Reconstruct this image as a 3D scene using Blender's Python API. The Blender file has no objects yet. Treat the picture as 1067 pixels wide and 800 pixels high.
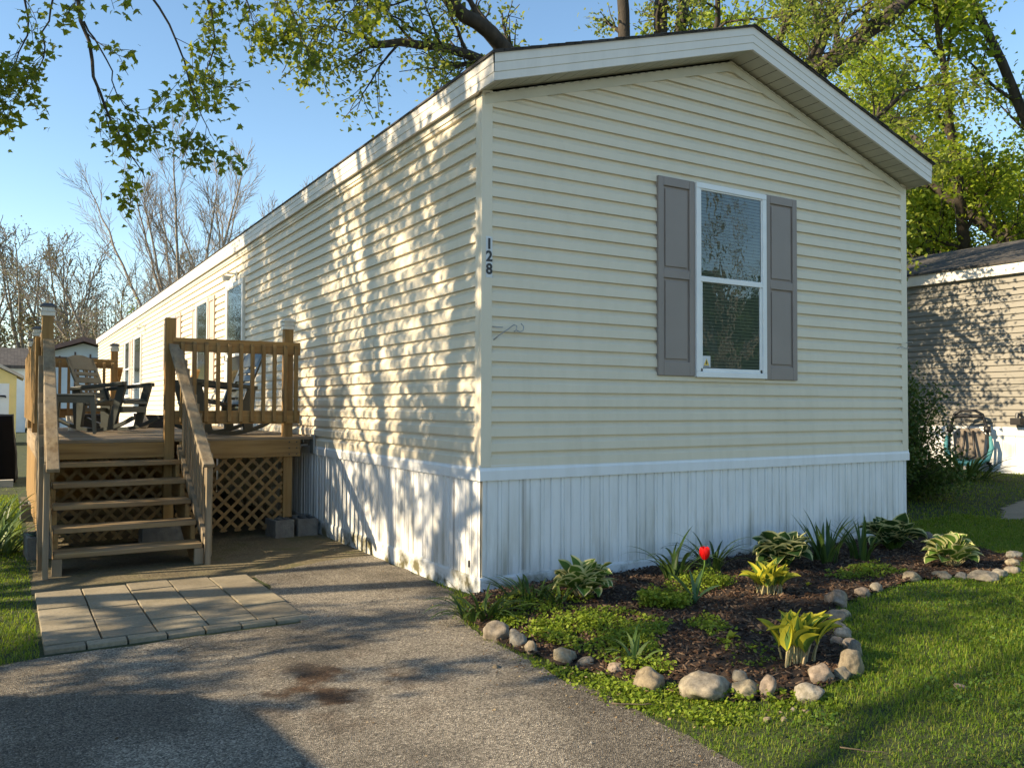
import bpy, bmesh, math, random
import numpy as np
from mathutils import Vector, Matrix, noise as mnoise

SC = bpy.context.scene
COL = SC.collection
R = math.radians

# ------------------------------------------------------------------ camera, sky, sun, exposure
CAM_LOC = Vector((-2.736, -4.903, 1.282))
YAW, PITCH, ROLL, FPX = 0.54466, 0.02683, 0.00359, 872.24
fwd = Vector((math.sin(YAW)*math.cos(PITCH), math.cos(YAW)*math.cos(PITCH), math.sin(PITCH)))
r0 = Vector((math.cos(YAW), -math.sin(YAW), 0)); u0 = r0.cross(fwd)
rgt = r0*math.cos(ROLL)+u0*math.sin(ROLL); upv = -r0*math.sin(ROLL)+u0*math.cos(ROLL)
cd = bpy.data.cameras.new("camera"); cam = bpy.data.objects.new("camera", cd); COL.objects.link(cam)
cd.sensor_width = 36; cd.lens = 36*FPX/1067; cd.clip_end = 900; cd.clip_start = 0.05
cam.matrix_world = Matrix(((rgt.x, upv.x, -fwd.x, CAM_LOC.x), (rgt.y, upv.y, -fwd.y, CAM_LOC.y), (rgt.z, upv.z, -fwd.z, CAM_LOC.z), (0, 0, 0, 1)))
SC.camera = cam

SUN = Vector((-1, 0.19, 0.55)).normalized()
world = bpy.data.worlds.new("World"); SC.world = world; world.use_nodes = True
wn = world.node_tree.nodes; wn.clear()
sky = wn.new("ShaderNodeTexSky"); sky.sky_type = 'NISHITA'; sky.sun_disc = False
sky.sun_elevation = math.asin(SUN.z); sky.sun_rotation = math.atan2(SUN.x, SUN.y)
sky.altitude = 600; sky.air_density = 1.0; sky.dust_density = 0.1; sky.ozone_density = 1.6
bg = wn.new("ShaderNodeBackground"); bg.inputs[1].default_value = 0.125
wo = wn.new("ShaderNodeOutputWorld")
hs = wn.new("ShaderNodeHueSaturation"); hs.inputs["Saturation"].default_value = 1.14
world.node_tree.links.new(sky.outputs[0], hs.inputs["Color"]); world.node_tree.links.new(hs.outputs[0], bg.inputs[0]); world.node_tree.links.new(bg.outputs[0], wo.inputs[0])
sl = bpy.data.lights.new("sun", 'SUN'); sl.energy = 4.4; sl.angle = R(0.6); sl.color = (1.0, 0.86, 0.66)
so = bpy.data.objects.new("sun", sl); COL.objects.link(so)
so.rotation_euler = (-SUN).to_track_quat('-Z', 'Y').to_euler(); so.location = SUN*60
SC.view_settings.view_transform = 'Standard'; SC.view_settings.look = 'None'
SC.view_settings.exposure = 1.22; SC.view_settings.gamma = 1.0; SC.view_settings.use_curve_mapping = False
SC.view_settings.use_white_balance = True; SC.view_settings.white_balance_temperature = 7550; SC.view_settings.white_balance_tint = 8

# ------------------------------------------------------------------ helpers
WL = {}     # world location of every thing / part (things that get rotated are built round the origin first)

def tag(o, label=None, cat=None, group=None, kind=None):
    if label: o["label"] = label
    if cat: o["category"] = cat
    if group: o["group"] = group
    if kind: o["kind"] = kind
    return o

def thing(name, label, cat, loc=(0, 0, 0), group=None):
    o = bpy.data.objects.new(name, None); COL.objects.link(o); o.empty_display_size = 0.1
    o.location = loc; WL[o.name] = Vector(loc)
    return tag(o, label, cat, group)

def link_mesh(name, me, mats, parent=None, loc=None, smooth=False):
    o = bpy.data.objects.new(name, me); COL.objects.link(o)
    for m in (mats if isinstance(mats, (list, tuple)) else [mats]): me.materials.append(m)
    if parent is not None:
        o.parent = parent; WL[o.name] = WL[parent.name].copy()
    else:
        o.location = loc or (0, 0, 0); WL[o.name] = Vector(loc or (0, 0, 0))
    if smooth: me.polygons.foreach_set("use_smooth", np.ones(len(me.polygons), bool))
    return o

class MB:
    def __init__(s): s.v = []; s.f = []; s.mi = []
    def add(s, vs, fs, mi=0):
        b = len(s.v); s.v += [tuple(v) for v in vs]
        for f in fs: s.f.append(tuple(b+i for i in f)); s.mi.append(mi)
    def box(s, x0, x1, y0, y1, z0, z1, mi=0):
        s.add([(x0,y0,z0),(x1,y0,z0),(x1,y1,z0),(x0,y1,z0),(x0,y0,z1),(x1,y0,z1),(x1,y1,z1),(x0,y1,z1)],
              [(3,2,1,0),(4,5,6,7),(0,1,5,4),(1,2,6,5),(2,3,7,6),(3,0,4,7)], mi)
    def beam(s, a, b, w, h, up=(0,0,1), mi=0):
        a = Vector(a); b = Vector(b); d = (b-a).normalized(); up = Vector(up)
        x = d.cross(up)
        if x.length < 1e-4: x = d.cross(Vector((1,0,0)))
        x.normalize(); u = x.cross(d).normalized()
        vs = []
        for p in (a, b):
            for sx, su in ((-1,-1),(1,-1),(1,1),(-1,1)): vs.append(p + x*(sx*w/2) + u*(su*h/2))
        s.add(vs, [(0,1,2,3)[::-1],(4,5,6,7),(0,1,5,4),(1,2,6,5),(2,3,7,6),(3,0,4,7)], mi)
    def tube(s, pts, rad, n=8, mi=0, cap=True):
        pts = [Vector(p) for p in pts]
        if not isinstance(rad, (list, tuple, np.ndarray)): rad = [rad]*len(pts)
        ref = None; rings = []; vs = []
        for i, p in enumerate(pts):
            d = (pts[min(i+1, len(pts)-1)] - pts[max(i-1, 0)])
            if d.length < 1e-9: d = Vector((0,0,1))
            d.normalize()
            if ref is None:
                ref = d.orthogonal().normalized()
            else:
                ref = (ref - d*ref.dot(d))
                if ref.length < 1e-6: ref = d.orthogonal()
                ref.normalize()
            b = d.cross(ref)
            for k in range(n):
                a = 2*math.pi*k/n
                vs.append(p + (ref*math.cos(a) + b*math.sin(a))*rad[i])
        fs = []
        for i in range(len(pts)-1):
            for k in range(n):
                k2 = (k+1) % n
                fs.append((i*n+k, i*n+k2, (i+1)*n+k2, (i+1)*n+k))
        if cap:
            fs.append(tuple(range(n))[::-1]); fs.append(tuple((len(pts)-1)*n+k for k in range(n)))
        s.add(vs, fs, mi)
    def prism(s, poly, axis, a, b, mi=0):
        """polygon (2-d points in the two other axes) extruded along axis from a to b"""
        def P(q, t): return {0:(t,q[0],q[1]), 1:(q[0],t,q[1]), 2:(q[0],q[1],t)}[axis]
        n = len(poly)
        vs = [P(q, a) for q in poly] + [P(q, b) for q in poly]
        fs = [tuple(range(n)), tuple(range(n, 2*n))[::-1]] + [(i, i+n, (i+1)%n+n, (i+1)%n) for i in range(n)]
        s.add(vs, fs, mi)
    def build(s, name, mats, parent=None, loc=None, smooth=False, bevel=0, fix=False, absolute=True):
        base = WL[parent.name] if parent is not None else Vector(loc or (0,0,0))
        if not absolute: base = Vector((0,0,0))
        me = bpy.data.meshes.new(name)
        me.from_pydata([(v[0]-base.x, v[1]-base.y, v[2]-base.z) for v in s.v], [], s.f)
        if any(s.mi): me.polygons.foreach_set("material_index", s.mi)
        if fix:
            bm = bmesh.new(); bm.from_mesh(me); bmesh.ops.recalc_face_normals(bm, faces=bm.faces); bm.to_mesh(me); bm.free()
        me.update()
        o = link_mesh(name, me, mats, parent, loc, smooth)
        if bevel:
            m = o.modifiers.new("bevel", 'BEVEL'); m.width = bevel; m.segments = 1 if bevel < .004 else 2; m.limit_method = 'ANGLE'; m.angle_limit = R(40)
        return o

def fast_mesh(name, verts, faces, mi=None):
    """verts (N,3); faces: (M,k) array or a list of arrays with different k"""
    me = bpy.data.meshes.new(name)
    fl = faces if isinstance(faces, list) else [faces]
    tot = np.concatenate([np.full(len(f), f.shape[1], np.int32) for f in fl])
    li = np.concatenate([f.reshape(-1) for f in fl]).astype(np.int32)
    st = np.concatenate([[0], np.cumsum(tot)[:-1]]).astype(np.int32)
    me.vertices.add(len(verts)); me.vertices.foreach_set("co", np.asarray(verts, np.float32).reshape(-1))
    me.loops.add(len(li)); me.loops.foreach_set("vertex_index", li)
    me.polygons.add(len(tot)); me.polygons.foreach_set("loop_start", st)
    if mi is not None: me.polygons.foreach_set("material_index", np.asarray(mi, np.int32))
    me.update(calc_edges=True)
    return me

def copy_tree(o, parent=None):
    c = o.copy(); COL.objects.link(c)
    if parent is not None:
        c.parent = parent
    for ch in list(o.children): copy_tree(ch, c)
    return c

def smoothstep(a, b, x):
    t = min(1, max(0, (x-a)/(b-a))); return t*t*(3-2*t)

def gz(x, y):
    """height of the ground"""
    z = 0.045*smoothstep(-0.45, 0.4, x) if y < 0.5 or x > 3 else 0.0
    z += 0.20*smoothstep(5.0, 11.0, x)
    return z

# ------------------------------------------------------------------ materials
def newmat(name):
    m = bpy.data.materials.new(name); m.use_nodes = True
    nt = m.node_tree; b = nt.nodes["Principled BSDF"]
    return m, nt, b

def rgba(c): return (c[0], c[1], c[2], 1)

def coords(nt, kind="Object", scale=(1,1,1)):
    if kind == "World":
        n = nt.nodes.new("ShaderNodeNewGeometry"); out = n.outputs["Position"]
    else:
        n = nt.nodes.new("ShaderNodeTexCoord"); out = n.outputs["Object"]
    mp = nt.nodes.new("ShaderNodeMapping"); mp.inputs["Scale"].default_value = scale
    nt.links.new(out, mp.inputs[0]); return mp.outputs[0]

def noise(nt, vec, scale, detail=4, rough=0.55):
    n = nt.nodes.new("ShaderNodeTexNoise"); n.inputs["Scale"].default_value = scale
    n.inputs["Detail"].default_value = detail; n.inputs["Roughness"].default_value = rough
    nt.links.new(vec, n.inputs["Vector"]); return n.outputs["Fac"]

def ramp(nt, fac, stops):
    r = nt.nodes.new("ShaderNodeValToRGB"); e = r.color_ramp.elements
    while len(e) < len(stops): e.new(0.5)
    for k, (p, c) in enumerate(stops): e[k].position = p; e[k].color = rgba(c)
    nt.links.new(fac, r.inputs[0]); return r.outputs[0]

def mix(nt, fac, a, b, mode='MIX'):
    m = nt.nodes.new("ShaderNodeMix"); m.data_type = 'RGBA'; m.blend_type = mode
    for s, v in ((0, fac), (6, a), (7, b)):
        if hasattr(v, "is_linked") or hasattr(v, "links"): nt.links.new(v, m.inputs[s])
        elif isinstance(v, (int, float)): m.inputs[s].default_value = v
        else: m.inputs[s].default_value = rgba(v)
    return m.outputs[2]

def bump(nt, b, h, strength, dist=0.01):
    n = nt.nodes.new("ShaderNodeBump"); n.inputs["Strength"].default_value = strength; n.inputs["Distance"].default_value = dist
    nt.links.new(h, n.inputs["Height"]); nt.links.new(n.outputs[0], b.inputs["Normal"])

def island(nt):
    g = nt.nodes.new("ShaderNodeNewGeometry"); return g.outputs["Random Per Island"]

def obrand(nt):
    g = nt.nodes.new("ShaderNodeObjectInfo"); return g.outputs["Random"]

def simple(name, c, rough=0.6, var=0.12, scale=6, metal=0, bmp=0, bscale=60, spec=0.5, kind="Object", stretch=(1,1,1)):
    m, nt, b = newmat(name)
    v = coords(nt, kind, stretch)
    f = noise(nt, v, scale, 5)
    lo = tuple(x*(1-var) for x in c); hi = tuple(min(1, x*(1+var)) for x in c)
    nt.links.new(ramp(nt, f, [(0.3, lo), (0.7, hi)]), b.inputs["Base Color"])
    b.inputs["Roughness"].default_value = rough; b.inputs["Metallic"].default_value = metal
    b.inputs["Specular IOR Level"].default_value = spec
    if bmp: bump(nt, b, noise(nt, v, bscale, 3), bmp)
    return m

def leafmat(name, cols, rough=0.45, trans=0.35, tcol=None):
    m, nt, b = newmat(name)
    n = len(cols)
    c = ramp(nt, island(nt), [((k+.5)/n, cols[k]) for k in range(n)])
    nt.links.new(c, b.inputs["Base Color"]); b.inputs["Roughness"].default_value = rough
    b.inputs["Specular IOR Level"].default_value = 0.22
    t = nt.nodes.new("ShaderNodeBsdfTranslucent")
    nt.links.new(mix(nt, 0.5, c, tcol or cols[-1]), t.inputs[0])
    ms = nt.nodes.new("ShaderNodeMixShader"); ms.inputs[0].default_value = trans
    nt.links.new(b.outputs[0], ms.inputs[1]); nt.links.new(t.outputs[0], ms.inputs[2])
    nt.links.new(ms.outputs[0], nt.nodes["Material Output"].inputs[0])
    return m

def wood(name, c1, c2, axis, grey=0.0, rough=0.75):
    m, nt, b = newmat(name)
    st = [22, 22, 22]; st[axis] = 1.3
    v = coords(nt, "Object", tuple(st))
    off = nt.nodes.new("ShaderNodeVectorMath"); off.operation = 'ADD'
    sc = nt.nodes.new("ShaderNodeVectorMath"); sc.operation = 'SCALE'; sc.inputs[0].default_value = (37, 21, 53)
    ri = island(nt)
    ad = nt.nodes.new("ShaderNodeMath"); ad.operation = 'ADD'; nt.links.new(ri, ad.inputs[0]); nt.links.new(obrand(nt), ad.inputs[1])
    nt.links.new(ad.outputs[0], sc.inputs["Scale"]); nt.links.new(v, off.inputs[0]); nt.links.new(sc.outputs[0], off.inputs[1])
    g = noise(nt, off.outputs[0], 1.0, 6, 0.6)
    base = ramp(nt, g, [(0.3, c1), (0.5, tuple((a+b_)/2 for a, b_ in zip(c1, c2))), (0.7, c2)])
    # knots
    vo = nt.nodes.new("ShaderNodeTexVoronoi"); vo.inputs["Scale"].default_value = 0.32; nt.links.new(off.outputs[0], vo.inputs["Vector"])
    kn = ramp(nt, vo.outputs["Distance"], [(0.05, (0.35, 0.3, 0.25)), (0.13, (1, 1, 1))])
    base = mix(nt, 0.8, base, kn, 'MULTIPLY')
    # board to board
    bv = ramp(nt, ad.outputs[0], [(0.0, (0.72, 0.72, 0.72)), (0.5, (1.1, 1.06, 1.0)), (1.0, (0.85, 0.88, 0.92))])
    base = mix(nt, 1.0, base, bv, 'MULTIPLY')
    w = noise(nt, coords(nt, "World", (1, 1, 1)), 3.0, 5)
    wf = ramp(nt, w, [(0.35, (0, 0, 0)), (0.7, (1, 1, 1))])
    gm = nt.nodes.new("ShaderNodeMath"); gm.operation = 'MULTIPLY'; gm.inputs[1].default_value = grey
    nt.links.new(wf, gm.inputs[0])
    base = mix(nt, gm.outputs[0], base, (0.26, 0.245, 0.22))
    nt.links.new(base, b.inputs["Base Color"]); b.inputs["Roughness"].default_value = rough
    b.inputs["Specular IOR Level"].default_value = 0.3
    bump(nt, b, g, 0.35, 0.004)
    return m

def dirty(name, c, dirt, zlo, zhi, rough=0.5, amount=0.8, streak=True):
    """painted / vinyl surface with splash dirt that gathers by the ground and thin streaks"""
    m, nt, b = newmat(name)
    v = coords(nt, "World", (1, 1, 1))
    sx = nt.nodes.new("ShaderNodeSeparateXYZ"); g = nt.nodes.new("ShaderNodeNewGeometry"); nt.links.new(g.outputs["Position"], sx.inputs[0])
    mr = nt.nodes.new("ShaderNodeMapRange"); mr.inputs[1].default_value = zlo; mr.inputs[2].default_value = zhi; mr.inputs[3].default_value = 1; mr.inputs[4].default_value = 0
    nt.links.new(sx.outputs[2], mr.inputs[0])
    vs = coords(nt, "World", (9, 9, 1.2)) if streak else v
    n1 = ramp(nt, noise(nt, vs, 1.0 if streak else 5, 6, 0.65), [(0.44, (0, 0, 0)), (0.74, (1, 1, 1))])
    n2 = ramp(nt, noise(nt, v, 2.3, 5), [(0.45, (0, 0, 0)), (0.75, (1, 1, 1))])
    mu = nt.nodes.new("ShaderNodeMath"); mu.operation = 'MULTIPLY'; nt.links.new(n1, mu.inputs[0]); nt.links.new(mr.outputs[0], mu.inputs[1])
    mm = nt.nodes.new("ShaderNodeMath"); mm.operation = 'MULTIPLY_ADD'; nt.links.new(n2, mm.inputs[0]); mm.inputs[1].default_value = 0.10; nt.links.new(mu.outputs[0], mm.inputs[2])
    m3 = nt.nodes.new("ShaderNodeMath"); m3.operation = 'MULTIPLY'; m3.use_clamp = True; nt.links.new(mm.outputs[0], m3.inputs[0]); m3.inputs[1].default_value = amount
    nv = ramp(nt, noise(nt, v, 0.9, 4), [(0.3, tuple(x*.95 for x in c)), (0.7, c)])
    nt.links.new(mix(nt, m3.outputs[0], nv, dirt), b.inputs["Base Color"])
    b.inputs["Roughness"].default_value = rough
    bump(nt, b, noise(nt, v, 7, 3), 0.06, 0.02)
    return m

MAT = {}
def mats():
    M = MAT
    M['siding'] = dirty('cream_vinyl', (0.725, 0.645, 0.51), (0.42, 0.38, 0.27), 0.6, 4.5, 0.5, 0.22)
    M['siding_post'] = dirty('cream_trim', (0.72, 0.64, 0.505), (0.42, 0.36, 0.25), 0.5, 2.5, 0.5, 0.25)
    M['skirt'] = dirty('white_skirting', (0.77, 0.78, 0.79), (0.27, 0.25, 0.17), -0.02, 0.9, 0.5, 0.95)
    M['band'] = dirty('white_band', (0.78, 0.79, 0.80), (0.40, 0.40, 0.36), 0.5, 1.3, 0.5, 0.35)
    M['base_trim'] = dirty('white_base_trim', (0.72, 0.74, 0.75), (0.12, 0.11, 0.06), -0.02, 0.24, 0.55, 2.4, False)
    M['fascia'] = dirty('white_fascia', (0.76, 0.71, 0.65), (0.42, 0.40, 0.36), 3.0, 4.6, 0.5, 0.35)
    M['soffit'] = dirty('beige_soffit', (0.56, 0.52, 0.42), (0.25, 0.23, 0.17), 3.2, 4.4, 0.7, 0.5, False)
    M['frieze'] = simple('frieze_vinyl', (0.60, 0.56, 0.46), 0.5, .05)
    M['dark_line'] = simple('dark_brown_mark', (0.10, 0.085, 0.06), 0.8, .1)  # plain dark brown for the frieze slots and handrail screws
    M['shutter'] = simple('taupe_shutter', (0.27, 0.225, 0.20), 0.55, .06, 3)
    M['shutter_pale'] = simple('pale_taupe_shutter', (0.50, 0.41, 0.35), 0.55, .06, 3)
    M['vinyl_white'] = simple('window_white', (0.80, 0.80, 0.79), 0.35, .04)
    M['blind'] = simple('blind_slat', (0.20, 0.235, 0.20), 0.5, .05)
    M['room_shade'] = simple('painted_room_shade', (0.02, 0.026, 0.022), 0.9, .1)  # room's darkness put into the colour, for the sheet behind the glass
    M['black'] = simple('black_plastic', (0.012, 0.012, 0.014), 0.45, .2)
    M['digit'] = simple('black_digit', (0.012, 0.012, 0.016), 0.4, .1)
    M['plate'] = simple('digit_plate', (0.62, 0.64, 0.66), 0.4, .05)
    M['metal'] = simple('grey_metal', (0.35, 0.36, 0.37), 0.4, .1, metal=0.6)
    # glass
    m, nt, b = newmat('window_glass')
    nt.nodes.remove(b)
    tr = nt.nodes.new("ShaderNodeBsdfTransparent"); tr.inputs[0].default_value = (0.84, 0.90, 0.87, 1)
    gl = nt.nodes.new("ShaderNodeBsdfGlossy"); gl.inputs["Roughness"].default_value = 0.015; gl.inputs[0].default_value = (0.9, 0.95, 1, 1)
    v = coords(nt, "World", (1, 1, 1.0)); bp = nt.nodes.new("ShaderNodeBump"); bp.inputs["Strength"].default_value = 0.05; bp.inputs["Distance"].default_value = 0.02
    nt.links.new(noise(nt, v, 9, 2), bp.inputs["Height"]); nt.links.new(bp.outputs[0], gl.inputs["Normal"])
    fr = nt.nodes.new("ShaderNodeFresnel"); fr.inputs[0].default_value = 1.75
    ms = nt.nodes.new("ShaderNodeMixShader"); nt.links.new(fr.outputs[0], ms.inputs[0]); nt.links.new(tr.outputs[0], ms.inputs[1]); nt.links.new(gl.outputs[0], ms.inputs[2])
    nt.links.new(ms.outputs[0], nt.nodes["Material Output"].inputs[0]); M['glass'] = m
    # roof shingles
    m, nt, b = newmat('dark_shingles')
    v = coords(nt, "World", (1, 1, 1)); br = nt.nodes.new("ShaderNodeTexBrick"); br.inputs["Scale"].default_value = 1
    br.inputs["Brick Width"].default_value = 0.3; br.inputs["Row Height"].default_value = 0.14; br.inputs["Mortar Size"].default_value = 0.006
    br.inputs[1].default_value = (0.045, 0.042, 0.042, 1); br.inputs[2].default_value = (0.075, 0.07, 0.068, 1); br.inputs[3].default_value = (0.015, 0.015, 0.015, 1)
    sw = nt.nodes.new("ShaderNodeMapping"); sw.inputs["Rotation"].default_value = (0, 0, R(90)); nt.links.new(v, sw.inputs[0]); nt.links.new(sw.outputs[0], br.inputs[0])
    nn = noise(nt, v, 45, 3)
    nt.links.new(mix(nt, 0.6, br.outputs[0], ramp(nt, nn, [(0.3, (0.5, 0.5, 0.5)), (0.7, (1.5, 1.45, 1.4))]), 'MULTIPLY'), b.inputs["Base Color"])
    b.inputs["Roughness"].default_value = 0.9; bump(nt, b, br.outputs["Fac"], 0.6, 0.01); M['shingle'] = m
    # woods, by grain direction
    for ax, nm in ((0, 'x'), (1, 'y'), (2, 'z')):
        M['wood_'+nm] = wood('treated_pine_'+nm, (0.205, 0.108, 0.036), (0.41, 0.25, 0.095), ax, 0.10)
        M['grey_'+nm] = wood('weathered_pine_'+nm, (0.175, 0.115, 0.062), (0.36, 0.275, 0.17), ax, 0.45)
    M['tread_x'] = wood('worn_tread_pine', (0.19, 0.115, 0.052), (0.38, 0.26, 0.13), 0, 0.2)
    M['dark_y'] = wood('warm_pine_y', (0.18, 0.10, 0.05), (0.32, 0.21, 0.11), 1, 0.1)
    M['lattice'] = wood('lattice_pine', (0.16, 0.092, 0.036), (0.30, 0.19, 0.08), 2, 0.05)
    M['resin'] = simple('dark_green_resin', (0.040, 0.048, 0.044), 0.42, .15, 8)
    M['resin_grey'] = simple('grey_green_resin', (0.115, 0.118, 0.095), 0.45, .12, 8)
    M['concrete'] = simple('concrete_block', (0.15, 0.145, 0.135), 0.9, .25, 14, bmp=.6, bscale=90)
    M['cap_white'] = simple('post_cap_white', (0.62, 0.62, 0.58), 0.4, .08)
    M['cap_dark'] = simple('post_cap_panel', (0.06, 0.06, 0.065), 0.35, .1)
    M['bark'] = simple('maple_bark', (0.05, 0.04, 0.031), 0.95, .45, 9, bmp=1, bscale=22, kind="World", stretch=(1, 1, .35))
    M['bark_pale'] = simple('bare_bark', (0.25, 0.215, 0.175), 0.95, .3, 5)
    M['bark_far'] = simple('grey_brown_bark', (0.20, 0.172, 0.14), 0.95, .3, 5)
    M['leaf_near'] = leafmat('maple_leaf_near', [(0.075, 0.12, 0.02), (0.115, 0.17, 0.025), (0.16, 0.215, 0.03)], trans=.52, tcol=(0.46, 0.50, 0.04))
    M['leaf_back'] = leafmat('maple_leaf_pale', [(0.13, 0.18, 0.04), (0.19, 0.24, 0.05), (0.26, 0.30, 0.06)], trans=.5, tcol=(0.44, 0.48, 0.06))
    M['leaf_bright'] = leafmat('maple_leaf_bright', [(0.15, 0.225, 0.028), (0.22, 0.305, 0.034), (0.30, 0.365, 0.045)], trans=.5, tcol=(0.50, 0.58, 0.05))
    M['bud'] = leafmat('spring_bud', [(0.13, 0.13, 0.05), (0.17, 0.16, 0.07), (0.21, 0.20, 0.09)], trans=.3)
    M['brush'] = leafmat('spring_brush', [(0.07, 0.08, 0.028), (0.11, 0.12, 0.035), (0.15, 0.15, 0.06), (0.12, 0.095, 0.06)], trans=.3)
    M['yew'] = leafmat('yew_leaf', [(0.04, 0.08, 0.016), (0.065, 0.115, 0.024), (0.095, 0.145, 0.03)], trans=.3)
    M['hosta'] = leafmat('hosta_green', [(0.08, 0.155, 0.028), (0.11, 0.20, 0.038)], 0.62, .25, (0.16, 0.22, 0.03))
    M['hosta_dark'] = leafmat('hosta_deep_green', [(0.03, 0.075, 0.02), (0.045, 0.095, 0.025)], 0.62, .2, (0.1, 0.16, 0.03))
    M['hosta_edge'] = leafmat('hosta_cream_edge', [(0.56, 0.54, 0.24), (0.66, 0.63, 0.33)], 0.62, .3, (0.5, 0.48, 0.2))
    M['hosta_gold'] = leafmat('hosta_gold', [(0.48, 0.45, 0.045), (0.58, 0.53, 0.07)], 0.62, .4, (0.55, 0.5, 0.05))
    M['hosta_stem'] = leafmat('hosta_stem', [(0.36, 0.32, 0.16), (0.45, 0.36, 0.22)], 0.5, .1)
    M['strap'] = leafmat('strap_leaf', [(0.035, 0.075, 0.018), (0.055, 0.10, 0.022), (0.075, 0.125, 0.03)], 0.4, .25)
    M['strap_pale'] = leafmat('pale_strap_leaf', [(0.12, 0.20, 0.05), (0.20, 0.27, 0.09)], 0.4, .3)
    M['tulip_leaf'] = leafmat('tulip_leaf', [(0.06, 0.13, 0.06), (0.09, 0.16, 0.07)], 0.45, .2)
    M['petal'] = leafmat('red_petal', [(0.62, 0.01, 0.012), (0.72, 0.02, 0.02)], 0.4, .35, (0.8, 0.03, 0.02))
    M['weed'] = leafmat('weed_leaf', [(0.12, 0.19, 0.02), (0.18, 0.26, 0.028), (0.25, 0.32, 0.045)], 0.5, .42, (0.38, 0.44, 0.05))
    M['grass'] = leafmat('grass_blade', [(0.08, 0.16, 0.016), (0.13, 0.23, 0.02), (0.18, 0.285, 0.026), (0.27, 0.29, 0.06)], 0.5, .45, (0.36, 0.46, 0.03))
    M['mulch_chip'] = leafmat('mulch_chip', [(0.03, 0.016, 0.010), (0.055, 0.03, 0.018), (0.085, 0.048, 0.03), (0.16, 0.11, 0.075)], 0.9, .0)
    M['dry_leaf'] = leafmat('dry_leaf', [(0.42, 0.26, 0.16), (0.5, 0.32, 0.2)], 0.7, .1)
    M['twig'] = simple('dry_twig', (0.12, 0.09, 0.06), 0.9, .2)
    M['rope'] = simple('black_cable', (0.02, 0.02, 0.02), 0.6, .2)
    # stone
    m, nt, b = newmat('field_stone')
    v = coords(nt, "Object"); orr = obrand(nt)
    c = ramp(nt, orr, [(0.0, (0.23, 0.19, 0.135)), (0.25, (0.29, 0.27, 0.235)), (0.45, (0.20, 0.185, 0.155)), (0.65, (0.26, 0.205, 0.165)), (0.85, (0.31, 0.265, 0.185)), (1, (0.16, 0.15, 0.13))])
    f = noise(nt, v, 26, 7, .7)
    c = mix(nt, 0.95, c, ramp(nt, f, [(0.32, (0.42, 0.39, 0.34)), (0.52, (0.9, 0.88, 0.85)), (0.70, (1.4, 1.37, 1.32))]), 'MULTIPLY')
    moss = ramp(nt, noise(nt, v, 7, 4), [(0.52, (0, 0, 0)), (0.68, (1, 1, 1))])
    mf = nt.nodes.new("ShaderNodeMath"); mf.operation = 'MULTIPLY'; mf.inputs[1].default_value = 0.5; nt.links.new(moss, mf.inputs[0])
    c = mix(nt, mf.outputs[0], c, (0.14, 0.135, 0.055))
    nt.links.new(c, b.inputs["Base Color"]); b.inputs["Roughness"].default_value = 0.9; bump(nt, b, f, 0.5, 0.012); M['stone'] = m
    # asphalt with worn aggregate
    m, nt, b = newmat('worn_asphalt')
    v = coords(nt, "World")
    vo = nt.nodes.new("ShaderNodeTexVoronoi"); vo.inputs["Scale"].default_value = 175; nt.links.new(v, vo.inputs["Vector"])
    sep = nt.nodes.new("ShaderNodeSeparateColor"); nt.links.new(vo.outputs["Color"], sep.inputs[0])
    agg = ramp(nt, sep.outputs[0], [(0.0, (0.07, 0.062, 0.054)), (0.4, (0.19, 0.17, 0.143)), (0.75, (0.30, 0.27, 0.226)), (0.93, (0.42, 0.38, 0.32)), (1, (0.56, 0.51, 0.43))])
    big = ramp(nt, noise(nt, v, 1.1, 5), [(0.3, (0.66, 0.65, 0.64)), (0.7, (1.2, 1.17, 1.12))])
    c = mix(nt, 1.0, agg, big, 'MULTIPLY')
    fine = ramp(nt, noise(nt, v, 260, 2), [(0.3, (0.7, 0.7, 0.7)), (0.7, (1.3, 1.3, 1.3))])
    c = mix(nt, 1.0, c, fine, 'MULTIPLY')
    wv = nt.nodes.new("ShaderNodeVectorMath"); wv.operation = 'MULTIPLY_ADD'; wv.inputs[1].default_value = (.5, .5, .5)
    nz = nt.nodes.new("ShaderNodeTexNoise"); nz.inputs["Scale"].default_value = 3.0; nz.inputs["Detail"].default_value = 5; nt.links.new(v, nz.inputs["Vector"])
    nt.links.new(nz.outputs["Color"], wv.inputs[0]); nt.links.new(v, wv.inputs[2])
    cr = nt.nodes.new("ShaderNodeTexVoronoi"); cr.feature = 'DISTANCE_TO_EDGE'; cr.inputs["Scale"].default_value = 0.62; nt.links.new(wv.outputs[0], cr.inputs["Vector"])
    ck = ramp(nt, cr.outputs["Distance"], [(0.0, (0.22, 0.20, 0.18)), (0.004, (0.45, 0.43, 0.4)), (0.012, (1, 1, 1))])
    c = mix(nt, 0.3, c, ck, 'MULTIPLY')
    pt = ramp(nt, noise(nt, v, 0.55, 6, .6), [(0.42, (0.62, 0.61, 0.60)), (0.5, (1, 1, 1))]); c = mix(nt, 0.8, c, pt, 'MULTIPLY')
    # rusty oil stains round the middle of the drive
    st = ramp(nt, noise(nt, v, 3.6, 4), [(0.46, (0, 0, 0)), (0.58, (1, 1, 1))])
    ctr = nt.nodes.new("ShaderNodeVectorMath"); ctr.operation = 'DISTANCE'; ctr.inputs[1].default_value = (-1.42, -1.2, 0); nt.links.new(v, ctr.inputs[0])
    fall = ramp(nt, ctr.outputs["Value"], [(0.22, (1, 1, 1)), (0.62, (0, 0, 0))])
    sf = nt.nodes.new("ShaderNodeMath"); sf.operation = 'MULTIPLY'; nt.links.new(st, sf.inputs[0]); nt.links.new(fall, sf.inputs[1])
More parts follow.
